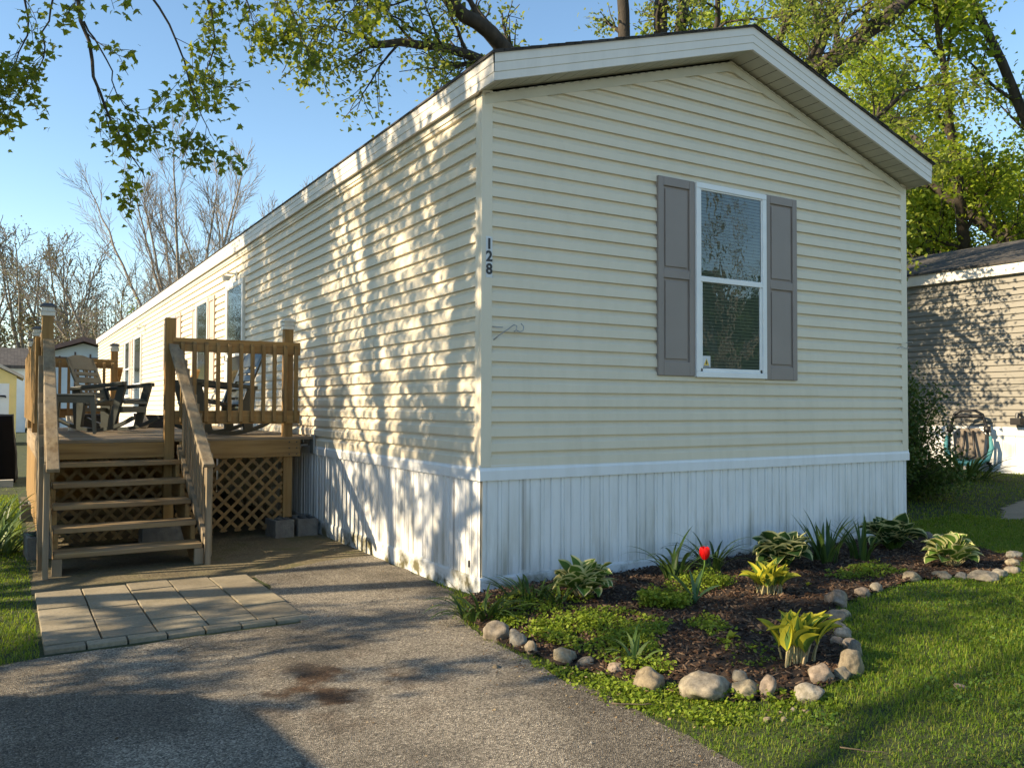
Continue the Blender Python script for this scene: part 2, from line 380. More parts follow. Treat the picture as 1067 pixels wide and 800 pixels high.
    c = mix(nt, sf.outputs[0], c, mix(nt, 1.0, c, (0.34, 0.23, 0.17), 'MULTIPLY'))
    nt.links.new(c, b.inputs["Base Color"]); b.inputs["Roughness"].default_value = 0.88; b.inputs["Specular IOR Level"].default_value = 0.3
    bump(nt, b, vo.outputs["Distance"], 0.9, 0.006); M['asphalt'] = m
    # soil under the lawn
    m, nt, b = newmat('lawn_soil'); v = coords(nt, "World")
    nt.links.new(ramp(nt, noise(nt, v, 5, 6), [(0.3, (0.022, 0.030, 0.010)), (0.5, (0.030, 0.045, 0.012)), (0.7, (0.05, 0.062, 0.02))]), b.inputs["Base Color"])
    b.inputs["Roughness"].default_value = 1; bump(nt, b, noise(nt, v, 40, 3), 0.8, 0.02); M['soil'] = m
    m, nt, b = newmat('mulch'); v = coords(nt, "World", (1, 1, 1))
    n1 = noise(nt, v, 55, 6, .7)
    nt.links.new(ramp(nt, n1, [(0.3, (0.016, 0.009, 0.006)), (0.5, (0.042, 0.024, 0.015)), (0.68, (0.085, 0.05, 0.032)), (0.8, (0.15, 0.105, 0.07))]), b.inputs["Base Color"])
    b.inputs["Roughness"].default_value = 1; bump(nt, b, n1, 1, 0.03); M['mulch'] = m
    m, nt, b = newmat('mossy_dirt'); v = coords(nt, "World", (1, 1, 1))
    n1 = noise(nt, v, 2.2, 6, .62); n2 = noise(nt, v, 45, 4)
    c = ramp(nt, n1, [(0.3, (0.085, 0.068, 0.04)), (0.5, (0.15, 0.125, 0.075)), (0.62, (0.105, 0.10, 0.04)), (0.75, (0.20, 0.165, 0.105))])
    nt.links.new(mix(nt, 0.8, c, ramp(nt, n2, [(0.3, (0.55, 0.55, 0.5)), (0.7, (1.25, 1.2, 1.15))]), 'MULTIPLY'), b.inputs["Base Color"])
    b.inputs["Roughness"].default_value = 0.95; bump(nt, b, n2, 0.7, 0.015); M['dirt'] = m
    m, nt, b = newmat('concrete_paver'); v = coords(nt, "World", (1, 1, 1))
    c = ramp(nt, island(nt), [(0, (0.22, 0.185, 0.135)), (.5, (0.26, 0.22, 0.16)), (1, (0.30, 0.255, 0.185))])
    n2 = noise(nt, v, 60, 4, .6); n3 = noise(nt, v, 4, 5)
    c = mix(nt, 0.9, c, ramp(nt, n2, [(0.3, (0.78, 0.78, 0.76)), (0.7, (1.15, 1.15, 1.15))]), 'MULTIPLY')
    c = mix(nt, 0.9, c, ramp(nt, n3, [(0.3, (0.72, 0.71, 0.66)), (0.65, (1.08, 1.08, 1.08))]), 'MULTIPLY')
    nt.links.new(c, b.inputs["Base Color"]); b.inputs["Roughness"].default_value = 0.85; bump(nt, b, n2, 0.35, 0.006); M['paver'] = m
    M['taupe'] = dirty('taupe_vinyl', (0.235, 0.222, 0.195), (0.3, 0.27, 0.22), 0.5, 4, 0.55, 0.3)
    M['white_wall'] = simple('white_panel', (0.62, 0.68, 0.72), 0.6, .06, 2)
    M['batten'] = simple('brown_batten', (0.12, 0.07, 0.055), 0.7, .1)
    M['red_roof'] = simple('red_brown_roof', (0.22, 0.125, 0.10), 0.85, .15, 6)
    M['yellow'] = simple('yellow_siding', (0.66, 0.55, 0.24), 0.6, .05, 3)
    M['tarp'] = simple('black_tarp', (0.004, 0.004, 0.005), 0.8, .3, 4, bmp=.8, bscale=6, spec=0.12)
    M['kerb'] = simple('pale_concrete', (0.42, 0.40, 0.36), 0.9, .12, 6)
    M['carpaint'] = simple('silver_paint', (0.35, 0.36, 0.38), 0.3, .03, 2, metal=.5)
    M['tyre'] = simple('tyre_rubber', (0.015, 0.015, 0.016), 0.8, .1)
    M['carglass'] = simple('car_glass', (0.02, 0.025, 0.03), 0.08, .05)
    M['teal'] = simple('teal_fabric', (0.07, 0.27, 0.29), 0.8, .15, 20)
    M['beige'] = simple('beige_fabric', (0.20, 0.165, 0.135), 0.85, .12, 20)
    M['terracotta'] = simple('terracotta', (0.36, 0.15, 0.08), 0.85, .1)
    M['ornament'] = simple('pale_stone', (0.46, 0.42, 0.36), 0.85, .15, 20)
    M['yellow_sign'] = simple('warning_yellow', (0.75, 0.5, 0.08), 0.5, .03)
mats()

def gz(x, y):
    k = 1 - smoothstep(-0.2, 0.6, y) if x < 2 else 1
    return 0.045*smoothstep(-0.45, 0.4, x)*k + 0.20*smoothstep(5.0, 11.0, x)

def in_poly(x, y, poly):
    c = False; n = len(poly); j = n-1
    for i in range(n):
        xi, yi = poly[i]; xj, yj = poly[j]
        if (yi > y) != (yj > y) and x < (xj-xi)*(y-yi)/(yj-yi)+xi: c = not c
        j = i
    return c

def in_poly_np(x, y, poly):
    c = np.zeros(len(x), bool); n = len(poly); j = n-1
    for i in range(n):
        xi, yi = poly[i]; xj, yj = poly[j]
        t = ((yi > y) != (yj > y)) & (x < (xj-xi)*(y-yi)/((yj-yi) if yj != yi else 1e-9)+xi)
        c ^= t; j = i
    return c

def gz_np(x, y):
    ss = lambda a, b, t: (lambda q: q*q*(3-2*q))(np.clip((t-a)/(b-a), 0, 1))
    k = np.where(x < 2, 1-ss(-0.2, 0.6, y), 1.0)
    return 0.045*ss(-0.45, 0.4, x)*k + 0.20*ss(5.0, 11.0, x)

# ------------------------------------------------------------------ the ground
def ground_sheet():
    def axis(c):
        a = [0]
        s = .25
        while a[-1] < 400:
            a.append(a[-1]+s)
            if a[-1] > 12: s *= 1.18
        a = np.array(a); return np.concatenate([-a[::-1][:-1], a])+c
    xs = axis(2.0); ys = axis(0.0)
    Xg, Yg = np.meshgrid(xs, ys); x = Xg.ravel(); y = Yg.ravel()
    z = gz_np(x, y)
    nx = len(xs); i = np.arange(len(ys)-1)[:, None]*nx + np.arange(nx-1)[None, :]
    i = i.ravel(); f = np.stack([i, i+1, i+nx+1, i+nx], 1)
    me = fast_mesh("ground", np.stack([x, y, z], 1), f)
    o = link_mesh("ground", me, MAT['soil'], smooth=True); tag(o, "lawn ground around the mobile home", "ground", kind="structure")
ground_sheet()

def patch(name, poly, mat, dz, label, cell=0.06, mound=None, wob=0.02):
    xs = [p[0] for p in poly]; ys = [p[1] for p in poly]
    gx = np.arange(min(xs)-cell, max(xs)+cell, cell); gy = np.arange(min(ys)-cell, max(ys)+cell, cell)
    Xg, Yg = np.meshgrid(gx, gy); x = Xg.ravel(); y = Yg.ravel(); nx = len(gx)
    cx = (x[:]+cell/2); cy = y+cell/2
    ins = in_poly_np(cx, cy, poly).reshape(Xg.shape)[:-1, :-1]
    i = (np.arange(len(gy)-1)[:, None]*nx + np.arange(nx-1)[None, :])[ins]
    f = np.stack([i, i+1, i+nx+1, i+nx], 1)
    z = gz_np(x, y)+dz
    if mound: z = z + np.array([mound(a, b) for a, b in zip(x, y)])
    used = np.unique(f); remap = np.zeros(len(x), int); remap[used] = np.arange(len(used))
    me = fast_mesh(name, np.stack([x, y, z], 1)[used], remap[f])
    o = link_mesh(name, me, mat, smooth=True); return tag(o, label, "ground", kind="structure")

def polysheet(name, poly, mat, dz, label, wob=0.0, step=0.08):
    """one flat face with a ragged edge"""
    rng = random.Random(4); pts = []
    for k in range(len(poly)):
        a = Vector(poly[k]); b = Vector(poly[(k+1) % len(poly)]); L = (b-a).length
        n = max(1, int(min(L, 8)/step))
        nrm = Vector((-(b-a).y, (b-a).x)).normalized() if L else Vector((0, 0))
        for q in range(n):
            p = a.lerp(b, q/n)
            if q: p = p + nrm*wob*(mnoise.noise(Vector((p.x*4, p.y*4, 0)))*1.4 + rng.uniform(-.35, .35))
            pts.append(p)
    mb = MB(); mb.add([(p.x, p.y, dz) for p in pts], [tuple(range(len(pts)))])
    o = mb.build(name, mat); return tag(o, label, "ground", kind="structure")

DRIVE = [(-0.46, -14), (-0.47, -2.7), (-0.44, -2.2), (-0.43, -1.85), (-0.48, -1.55), (-0.45, -1.1), (-0.45, -0.8), (-0.36, -0.4), (-0.22, -0.02), (-0.06, 0.25), (-0.03, 1.88), (-0.5, 1.80), (-1.10, 1.52), (-1.22, -0.02), (-2.54, -0.03), (-2.9, -0.14), (-14, -0.3), (-14, -14)]
polysheet("driveway", DRIVE, MAT['asphalt'], 0.008, "grey worn asphalt driveway with rusty stains", wob=0.022)
PAD = [(-2.56, 1.62), (-1.1, 1.45), (-0.02, 1.70), (-0.02, 8.6), (-2.52, 8.6), (-2.52, 3.3)]
polysheet("dirt_pad", PAD, MAT['dirt'], 0.004, "mossy bare dirt in front of and under the deck", wob=0.02)
patch("garden_path", [(6.5, 0.12), (7.2, -0.35), (8.6, 0.3), (8.3, 0.75), (7.3, 0.55)], MAT["paver"], 0.006, "flat grey paving beside the neighbouring home")

def patio():
    mb = MB(); rng = random.Random(2)
    x0, x1, y0, y1 = -2.545, -1.15, 0.03, 1.60
    cols = [-2.545, -2.265, -1.985, -1.71, -1.435, -1.16]
    def slab(a, b, c, d):
        g = 0.0045; t = 0.024+rng.uniform(-.003, .003)
        tl = [rng.uniform(-.002, .002) for _ in range(4)]
        xs = (a+g, b-g); ys = (c+g*1.5, d-g*1.5)
        mb.add([(xs[0], ys[0], -.02), (xs[1], ys[0], -.02), (xs[1], ys[1], -.02), (xs[0], ys[1], -.02),
                (xs[0], ys[0], t+tl[0]), (xs[1], ys[0], t+tl[1]), (xs[1], ys[1], t+tl[2]), (xs[0], ys[1], t+tl[3])],
               [(3,2,1,0),(4,5,6,7),(0,1,5,4),(1,2,6,5),(2,3,7,6),(3,0,4,7)])
    for k in range(5):
        a, b = cols[k], cols[k+1]
        ys = [0.135, 0.43, 0.72, 1.02, 1.33, 1.60] if k % 2 == 0 else [0.135, 0.30, 0.60, 0.90, 1.20, 1.58]
        if k == 4: ys = [0.135, 0.5, 0.86, 1.2, 1.54]
        for c, d in zip(ys[:-1], ys[1:]): slab(a, b, c+.01*k*0, d)
    w = (x1-x0)/7
    for k in range(7): slab(x0+w*k, x0+w*(k+1), y0, 0.130)
    o = mb.build("patio", MAT['paver'], bevel=0.004)
    tag(o, "small patio of grey square pavers at the foot of the steps", "patio", kind="structure")
patio()

BED = [(0.02, -0.02), (-0.2, -0.12), (-0.42, -0.75), (-0.43, -1.05), (-0.38, -1.45), (-0.28, -1.75), (-0.2, -2.1), (-0.05, -2.32), (0.2, -2.48), (0.5, -2.42), (0.72, -2.32), (0.95, -2.12), (1.1, -1.95), (1.4, -1.68), (1.7, -1.48), (2.2, -1.36), (2.8, -1.26), (3.3, -1.42), (3.75, -1.45), (4.4, -1.2), (4.55, -0.6), (4.58, -0.1), (4.5, -0.02)]
def bed_h(x, y): return 0.010+0.016*mnoise.noise(Vector((x*3, y*3, 1)))+0.012*mnoise.noise(Vector((x*9, y*9, 4)))+0.02*smoothstep(-1.2, -0.2, y)
patch("mulch_bed", BED, MAT['mulch'], 0.006, "dark brown mulch of the flower bed", 0.04, bed_h)
def zbed(x, y): return gz(x, y)+0.006+bed_h(x, y)

# ------------------------------------------------------------------ the mobile home
W, ZB, ZE, HP, OL, OF, FF, ZF, LEN = 4.62, 0.875, 3.393, 0.7186, 0.064, 0.2564, 0.1778, 3.388, 27.0
CH = 0.1016
PROF = [(0.0005, 0.0), (0.0225, 0.0), (0.0205, 0.056), (0.0045, 0.077), (0.0005, 0.083), (0.0005, CH)]   # (out, up) of one lap

def siding_face(mb, u0f, u1f, zlo, zhi, place, seed=1):
    """double laps between heights zlo..zhi; u0f/u1f give the ends of the wall at a height; place(u, out, z).
    Panels are 3.66 m long, joined with a slight step, and not perfectly flat"""
    rg = random.Random(seed); n = int(math.ceil((zhi-zlo)/CH-1e-6)); seams = []
    for k in range(n):
        zb = zlo+k*CH; pr = [(o, min(zb+u, zhi)) for o, u in PROF]
        us = [(u0f(z), u1f(z)) for o, z in pr]
        if us[0][1]-us[0][0] < 0.02: continue
        if k % 2 == 0:
            seams = []; q = rg.uniform(.4, 3.4)
            while q < 40: seams.append(q); q += 3.66
        a0, b0 = us[0]; cuts = [0.0]+[(q-a0)/(b0-a0) for q in seams if a0+.15 < q < b0-.15]+[1.0]
        for c in range(len(cuts)-1):
            f0, f1 = cuts[c], cuts[c+1]; Ls = (f1-f0)*(b0-a0); nx = max(1, int(Ls/.45)); off = .0016*(c % 2); vs = []
            for (o, z), (a, b) in zip(pr, us):
                if b < a: a = b = (a+b)/2
                for q in range(nx+1):
                    u = a+(b-a)*(f0+(f1-f0)*q/nx)
                    w = .0013*mnoise.noise(Vector((u*1.3, z*2.2, seed)))+.0007*mnoise.noise(Vector((u*4, k*3.1, seed)))
                    vs.append(place(u, max(.0003, o+off+(w if o > .002 else 0)), z+(.0016*mnoise.noise(Vector((u*.8, k*7.7, seed))) if 0 < k else 0)))
            fs = []
            for j in range(len(pr)-1):
                for q in range(nx): fs.append((j*(nx+1)+q, j*(nx+1)+q+1, (j+1)*(nx+1)+q+1, (j+1)*(nx+1)+q))
            mb.add(vs, fs)

def rib_profile(L, rng, pitch=0.086, start=0.02):
    """outline (u, out) of ribbed skirting seen from above"""
    pts = [(0, 0.012)]; u = start; k = 0
    while u+0.03 < L:
        d = 0.0025 if k % 3 else 0.0
        w_ = rng.uniform(-.0012, .0012); pts += [(u, 0.012+w_), (u+0.005, 0.0015), (u+0.014, 0.0015), (u+0.019, 0.012-w_)]
        if k % 2 == 1: pts += [(u+0.034, 0.012), (u+0.037, 0.0065), (u+0.043, 0.0065), (u+0.046, 0.012)]
        u += pitch; k += 1
    pts.append((L, 0.012)); return pts

def font_mesh(ch, size, name):
    cu = bpy.data.curves.new(name, 'FONT'); cu.body = ch; cu.size = size; cu.extrude = 0.0015; cu.align_x = 'CENTER'; cu.align_y = 'CENTER'; cu.offset = 0.003
    o = bpy.data.objects.new(name, cu); COL.objects.link(o)
    dg = bpy.context.evaluated_depsgraph_get(); me = bpy.data.meshes.new_from_object(o.evaluated_get(dg))
    bpy.data.objects.remove(o); bpy.data.curves.remove(cu); me.materials.clear(); return me

def window_set(parent, face, u0, u1, z0, z1, part="window", split=0.5, sticker=False, door=False, fw=0.045):
    """a framed opening on a wall; face='front' (normal -y at y=0) or 'side' (normal -x at x=0)"""
    def bx(mb, a, b, o0, o1, c, d, mi=0):
        o0 = o0+.0115 if o0 > .001 else o0; o1 = o1+.0115     # clear of the laps
        if face == 'front': mb.box(a, b, -o1, -o0, c, d, mi)
        else: mb.box(-o1, -o0, a, b, c, d, mi)
    fr = MB()
    bx(fr, u0, u1, .0, .046, z1-fw, z1); bx(fr, u0, u1, .0, .046, z0, z0+fw)
    bx(fr, u0, u0+fw, .0, .045, z0+fw, z1-fw); bx(fr, u1-fw, u1, .0, .045, z0+fw, z1-fw)
    w = fr.build(part, MAT['vinyl_white'], parent, bevel=.004)
    zm = z0+(z1-z0)*split
    sa = MB(); s = 0.028
    a, b, c, d = u0+fw, u1-fw, z0+fw, z1-fw
    # the lower sash sits inside, the upper sash a little further out
    bx(sa, a, b, .018, .042, zm-.022, zm+.022)
    bx(sa, a, a+.012, .022, .038, zm, d); bx(sa, b-.012, b, .022, .038, zm, d); bx(sa, a, b, .022, .038, d-.012, d)
    bx(sa, a, a+s, .018, .034, c, zm); bx(sa, b-s, b, .018, .034, c, zm); bx(sa, a, b, .018, .034, c, c+s)
    if door: bx(sa, a, b, .018, .040, c, z0+.45 if door == 'half' else c+.12)
    sa.build("sash", MAT['vinyl_white'], w, bevel=.003)
    def pane(c0, c1, o):
        p = MB()      # one sheet of glass facing outwards
        if face == 'front': p.add([(a+.002, -o, c0), (b-.002, -o, c0), (b-.002, -o, c1), (a+.002, -o, c1)], [(0,1,2,3)])
        else: p.add([(-o, b-.002, c0), (-o, a+.002, c0), (-o, a+.002, c1), (-o, b-.002, c1)], [(0,1,2,3)])
        p.build("pane", MAT['glass'], w)
    pane(zm, d-.003, .041)
    pane(c+.003, zm, .0372)
    bk = MB(); bx(bk, a+.001, b-.001, .0168, .0174, c, d); bk.build("shade_backing", MAT['room_shade'], w)  # dark sheet in place of an unlit room
    bl = MB(); z = c+.02
    while face == 'front' and z < d-.01:
        if face == 'front': bl.add([(a+.01, -.0345, z-.0115), (b-.01, -.0345, z-.0115), (b-.01, -.0312, z+.0115), (a+.01, -.0312, z+.0115)], [(0,1,2,3)])
        else: bl.add([(-.0345, a+.01, z-.0115), (-.0345, b-.01, z-.0115), (-.0312, b-.01, z+.0115), (-.0312, a+.01, z+.0115)], [(0,1,2,3)])
        z += 0.0265
    if bl.v: bl.build("blind", MAT['blind'], w)
    if sticker:
        st = MB(); bx(st, a+.03, a+.115, .0262, .0268, c+.035, c+.125, 0)
        st.add([(a+.042, -.0387, c+.05), (a+.103, -.0387, c+.05), (a+.0725, -.0387, c+.105)], [(0,1,2)], 1)
        st.add([(a+.066, -.0391, c+.06), (a+.079, -.0391, c+.06), (a+.0765, -.0391, c+.088), (a+.0685, -.0391, c+.088)], [(0,1,2,3)], 2)
        bx(st, a+.04, a+.105, .0268, .0270, c+.039, c+.046, 2)
        st.build("warning_sticker", [MAT['plate'], MAT['yellow_sign'], MAT['digit']], w)
    return w

def shutter(parent, face, u0, u1, z0, z1, mat):
    def bx(mb, a, b, o0, o1, c, d, mi=0):
        if face == 'front': mb.box(a, b, -o1, -o0, c, d, mi)
        else: mb.box(-o1, -o0, a, b, c, d, mi)
    m = MB(); s = min(.055, (u1-u0)*.18); zm = (z0+z1)/2 + .02
    bx(m, u0, u1, .012, .026, z0, z1)
    bx(m, u0, u0+s, .026, .042, z0, z1); bx(m, u1-s, u1, .026, .042, z0, z1)
    for a, b in ((z0, z0+.11), (zm-.035, zm+.035), (z1-.07, z1)): bx(m, u0+s, u1-s, .026, .0415, a, b)
    for a, b in ((z0+.11, zm-.035), (zm+.035, z1-.07)): bx(m, u0+s+.02, u1-s-.02, .026, .036, a+.02, b-.02)
    m.build("shutter", mat, parent, bevel=.006)

def house():
    H = thing("mobile_home", "cream sided single wide mobile home with white skirting and house number 128", "mobile home", (0, 0, 0))
    xl = lambda z: 0.06; xr = lambda z: W-0.06
    slope = HP/(W/2)
    mb = MB()
    siding_face(mb, lambda z: max(0.06, (z-ZE)/slope), lambda z: min(W-0.06, W-(z-ZE)/slope), ZB, ZE+HP-0.02, lambda u, o, z: (u, -o, z))
    mb.build("gable_siding", MAT['siding'], H)
    mb = MB()
    siding_face(mb, lambda z: 0.06, lambda z: LEN, ZB, ZE, lambda u, o, z: (-o, u, z))
    mb.f = [f[::-1] for f in mb.f]
    mb.build("side_siding", MAT['siding'], H)
    mb = MB()   # body behind the siding (also the far walls)
    mb.prism([(0, 0.05), (W, 0.05), (W, ZE), (W/2, ZE+HP-.01), (0, ZE)], 1, 0.001, LEN)
    mb.build("wall_core", MAT['siding_post'], H, fix=True)
    # corner posts
    for x in (0, 1):
        p = MB()
        if x == 0:
            p.box(-.024, .062, -.024, -.0005, ZB-.001, ZE+.03); p.box(-.024, -.0005, -.0005, .062, ZB-.001, ZE-.01)
        else:
            p.box(W-.062, W+.024, -.024, -.0005, ZB-.001, ZE+.03); p.box(W+.0005, W+.024, -.0005, .062, ZB-.001, ZE-.01)
        p.build("corner_post", MAT['siding_post'], H, bevel=.005)
    # skirting: ribbed panels, a band on top, a rail along the foot
    rng = random.Random(5)
    pr = rib_profile(W, rng); mb = MB(); n = len(pr); vs = []
    for z in (0.05, ZB-.01): vs += [(u, -o, z) for u, o in pr]
    mb.add(vs, [(i, i+1, n+i+1, n+i) for i in range(n-1)])
    for vx in (0.31,):      # perforated vent strips
        for k in range(86):
            for q in range(3):
                z = 0.17+k*0.0072; x = vx+q*.013+(.0065 if k % 2 else 0)
                mb.box(x-.0032, x+.0032, -.0128, -.0118, z-.0022, z+.0022, 1)
    mb.build("skirting", [MAT['skirt'], MAT['shutter']], H)
    pr = rib_profile(LEN, rng); mb = MB(); n = len(pr); vs = []
    for z in (0.0, ZB-.01): vs += [(-o, u, z) for u, o in pr]
    mb.add(vs, [(i+1, i, n+i, n+i+1) for i in range(n-1)])
    for vx in (0.36,):
        for k in range(86):
            for q in range(3):
                z = 0.14+k*0.0072; y = vx+q*.013+(.0065 if k % 2 else 0)
                mb.box(-.0128, -.0118, y-.0032, y+.0032, z-.0022, z+.0022, 1)
    mb.build("skirting", [MAT['skirt'], MAT['shutter']], H)
    p = MB()
    p.prism([(-.030, .785), (-.030, .850), (-.022, .866), (-.022, .888), (0, .888), (0, .785)], 0, -.030, W+.030)
    p.build("skirting_band", MAT['band'], H, fix=True)
    p = MB(); p.prism([(-.0298, .785), (-.0298, .850), (-.022, .866), (-.022, .888), (0, .888), (0, .785)], 1, -.0005, LEN)
    p.build("skirting_band", MAT['band'], H, fix=True)
    p = MB(); p.prism([(-.020, .035), (-.020, .125), (-.014, .142), (0, .142), (0, .035)], 0, -.020, W+.02); p.build("skirting_rail", MAT['base_trim'], H, fix=True)
    p = MB(); p.prism([(-.0198, .0), (-.0198, .120), (-.014, .138), (0, .138), (0, .0)], 1, -.0002, LEN); p.build("skirting_rail", MAT['base_trim'], H, fix=True)
    # roof: two slopes of shingles over a deck
    e = 0.02; xe = -OL-e; ze = ZF+FF; sl2 = HP*(W/2+OL)/(W/2)/(W/2+OL)
    zr = ze+sl2*(W/2+OL); t = .012
    mb = MB(); y0, y1 = -OF-.022, LEN+.25
    mb.prism([(xe, ze-sl2*e), (W/2, zr), (W-xe, ze-sl2*e), (W-xe, ze-sl2*e+t), (W/2, zr+t), (xe, ze-sl2*e+t)], 1, y0, y1)
    rf = mb.build("roof", MAT['shingle'], H, fix=True)
    mb = MB(); k = 0    # shingle butts along the rakes and eaves give the ragged edge
    rg = random.Random(3); n = 17
    for s in (0, 1):
        for k in range(n):
            u0_, u1_ = k/n, (k+1)/n; f = lambda u: (xe+(W/2-xe)*u, ze-sl2*e+(zr-ze+sl2*e)*u+t)
            a = f(u0_); b = f(u1_+.005)
            if s: a = (W-a[0], a[1]); b = (W-b[0], b[1])
            yo = y0-rg.uniform(.002, .012)
            mb.add([(a[0], yo, a[1]+.006), (b[0], yo, b[1]+.001), (b[0], .6, b[1]+.001), (a[0], .6, a[1]+.006), (a[0], yo, a[1]-.001), (a[0], .6, a[1]-.001), (b[0], yo, b[1]-.003)],
                   [(0,1,2,3), (0,3,5,4), (0,4,6,1)])
    mb.build("shingle_course", MAT['shingle'], rf)
    # fascia boards with two bead lines
    def board(mbw, mbl, p0, p1, out):     # p0,p1: bottom line ends, vertical height FF ; out: unit outward
        p0 = Vector(p0); p1 = Vector(p1); out = Vector(out); up = Vector((0,0,1))
        lev = [0, .055, .058, .118, .121, FF]; dep = [.0, .0, -.003, -.003, .004, .004]
        lv = [(0, 0), (.056, 0), (.056, .0035), (.117, .0035), (.117, .007), (FF, .007)]
        vs = []
        for p in (p0, p1):
            for h, o in lv: vs.append(p+up*h+out*o)
        n = len(lv); mbw.add(vs, [(i, n+i, n+i+1, i+1) for i in range(n-1)])
        for h, o in ((.056, .0035), (.117, .007)):
            mbl.add([p0+up*(h-.003)+out*(o-.0025), p1+up*(h-.003)+out*(o-.0025), p1+up*(h+.001)+out*(o+.0004), p0+up*(h+.001)+out*(o+.0004)], [(0,1,2,3)])
        # back and underside
        vs = [p0, p1, p1-out*.02, p0-out*.02]; mbw.add(vs, [(0,1,2,3)])
    peakb = ZF+HP*(W/2+OL)/(W/2)
    fb, fl = MB(), MB()
    board(fb, fl, (-OL, -OF, ZF), (W/2, -OF, peakb), (0, -1, 0)); board(fb, fl, (W/2, -OF, peakb), (W+OL, -OF, ZF), (0, -1, 0))
    fo = fb.build("gable_fascia", MAT['fascia'], H); fl.build("bead_line", MAT['frieze'], fo)
    fb, fl = MB(), MB(); board(fb, fl, (-OL, LEN+.25, ZF), (-OL, -OF, ZF), (-1, 0, 0)); board(fb, fl, (W+OL, -OF, ZF), (W+OL, LEN+.25, ZF), (1, 0, 0))
    fo = fb.build("eave_fascia", MAT['fascia'], H); fl.build("bead_line", MAT['frieze'], fo)
    # soffits: sloped under the gable, level at the eaves
    sf, sg = MB(), MB()
    for s in (0, 1):
        A = Vector((-OL, 0, ZF+.004)); B = Vector((W/2, 0, peakb+.004))
        if s: A.x = W-A.x; B.x = W-B.x
        n = 23
        for k in range(n):
            a = A.lerp(B, k/n); b = A.lerp(B, (k+1)/n); g = (b-a)*.05
            a0 = a+g; up = Vector((0, 0, .006))
            sf.add([(a0.x, -OF+.001, a0.z), (b.x, -OF+.001, b.z), (b.x, 0.002, b.z), (a0.x, 0.002, a0.z)], [(0,1,2,3)])
            sf.add([(a.x, -OF+.001, a.z+.009), (a0.x, -OF+.001, a0.z+.009), (a0.x, .002, a0.z+.009), (a.x, .002, a.z+.009)], [(0,1,2,3)])
            sf.add([(a0.x, -OF+.001, a0.z+.009), (a0.x, -OF+.001, a0.z), (a0.x, .002, a0.z), (a0.x, .002, a0.z+.009)], [(0,1,2,3)])
    sf.box(-OL+.001, -.001, .003, LEN, ZF+.002, ZF+.01); sf.box(W+.001, W+OL-.001, .003, LEN, ZF+.002, ZF+.01)
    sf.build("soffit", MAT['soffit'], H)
    # frieze boards under the soffit on the gable, and along the eave
    fz, fd = MB(), MB()
    hh = 0.075
    for s in (0, 1):
        A = Vector((0.0, 0, ZE)); B = Vector((W/2, 0, ZE+HP))
        if s: A.x = W; 
        vs = [(A.x, -.026, A.z), (B.x, -.026, B.z), (B.x, -.026, B.z-hh), (A.x, -.026, A.z-hh)]
        vs += [(x, -.001, z) for x, y, z in vs]
        fz.add(vs, [(0,1,2,3), (3,2,6,7), (1,5,6,2), (0,3,7,4)])
        fz.add([(A.x, -.032, A.z-.002), (B.x, -.032, B.z-.002), (B.x, -.032, B.z-.014), (A.x, -.032, A.z-.014), (A.x, -.026, A.z-.002), (B.x, -.026, B.z-.002), (B.x, -.026, B.z-.014), (A.x, -.026, A.z-.014)], [(0,1,2,3), (3,2,6,7)])
        n = 60
        for k in range(n):   # small nailing slots seen as a dotted line
            if k % 2: continue
            a = A.lerp(B, k/n); b = A.lerp(B, (k+.8)/n)
            fd.add([(a.x, -.0335, a.z-.003), (b.x, -.0335, b.z-.003), (b.x, -.0335, b.z-.007), (a.x, -.0335, a.z-.007)], [(0,1,2,3)])
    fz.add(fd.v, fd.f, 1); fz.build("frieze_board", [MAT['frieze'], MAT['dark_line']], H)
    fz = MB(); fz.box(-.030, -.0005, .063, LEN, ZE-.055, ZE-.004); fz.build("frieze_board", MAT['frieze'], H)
    # gable window and shutters
    w = window_set(H, 'front', 1.893, 2.682, 1.517, 3.056, split=.505, sticker=True)
    shutter(H, 'front', 1.512, 1.888, 1.522, 3.056, MAT['shutter']); shutter(H, 'front', 2.687, 3.072, 1.512, 3.066, MAT['shutter'])
    # the long side: windows, shutters, doors
    window_set(H, 'side', 8.72, 9.68, 1.51, 2.965)
    shutter(H, 'side', 9.70, 10.05, 1.53, 2.955, MAT['shutter_pale']); shutter(H, 'side', 8.30, 8.70, 1.53, 2.965, MAT['shutter_pale'])
    window_set(H, 'side', 11.66, 12.56, 1.87, 2.96)
    shutter(H, 'side', 12.58, 13.05, 1.87, 2.97, MAT['shutter_pale']); shutter(H, 'side', 11.16, 11.64, 1.87, 2.97, MAT['shutter_pale'])
    window_set(H, 'side', 18.3, 19.3, 1.47, 2.94); window_set(H, 'side', 21.6, 22.7, 1.55, 2.94)
    shutter(H, 'side', 17.85, 18.28, 1.47, 2.94, MAT['shutter_pale']); shutter(H, 'side', 19.32, 19.75, 1.47, 2.94, MAT['shutter_pale'])
    for y0_, y1_, z0_, z1_, sp, mode in ((6.45, 7.46, 0.96, 2.985, .5, True), (16.2, 17.5, 0.70, 2.95, .48, 'half')):
        d = window_set(H, 'side', y0_, y1_, z0_, z1_, "door", sp, door=mode, fw=.06)
        k = MB(); k.tube([(-.05, y1_-.14, z0_+.95), (-.085, y1_-.14, z0_+.95), (-.085, y1_-.14, z0_+1.08), (-.05, y1_-.14, z0_+1.08)], .009, 6); k.build("handle", MAT['metal'], d, smooth=True)
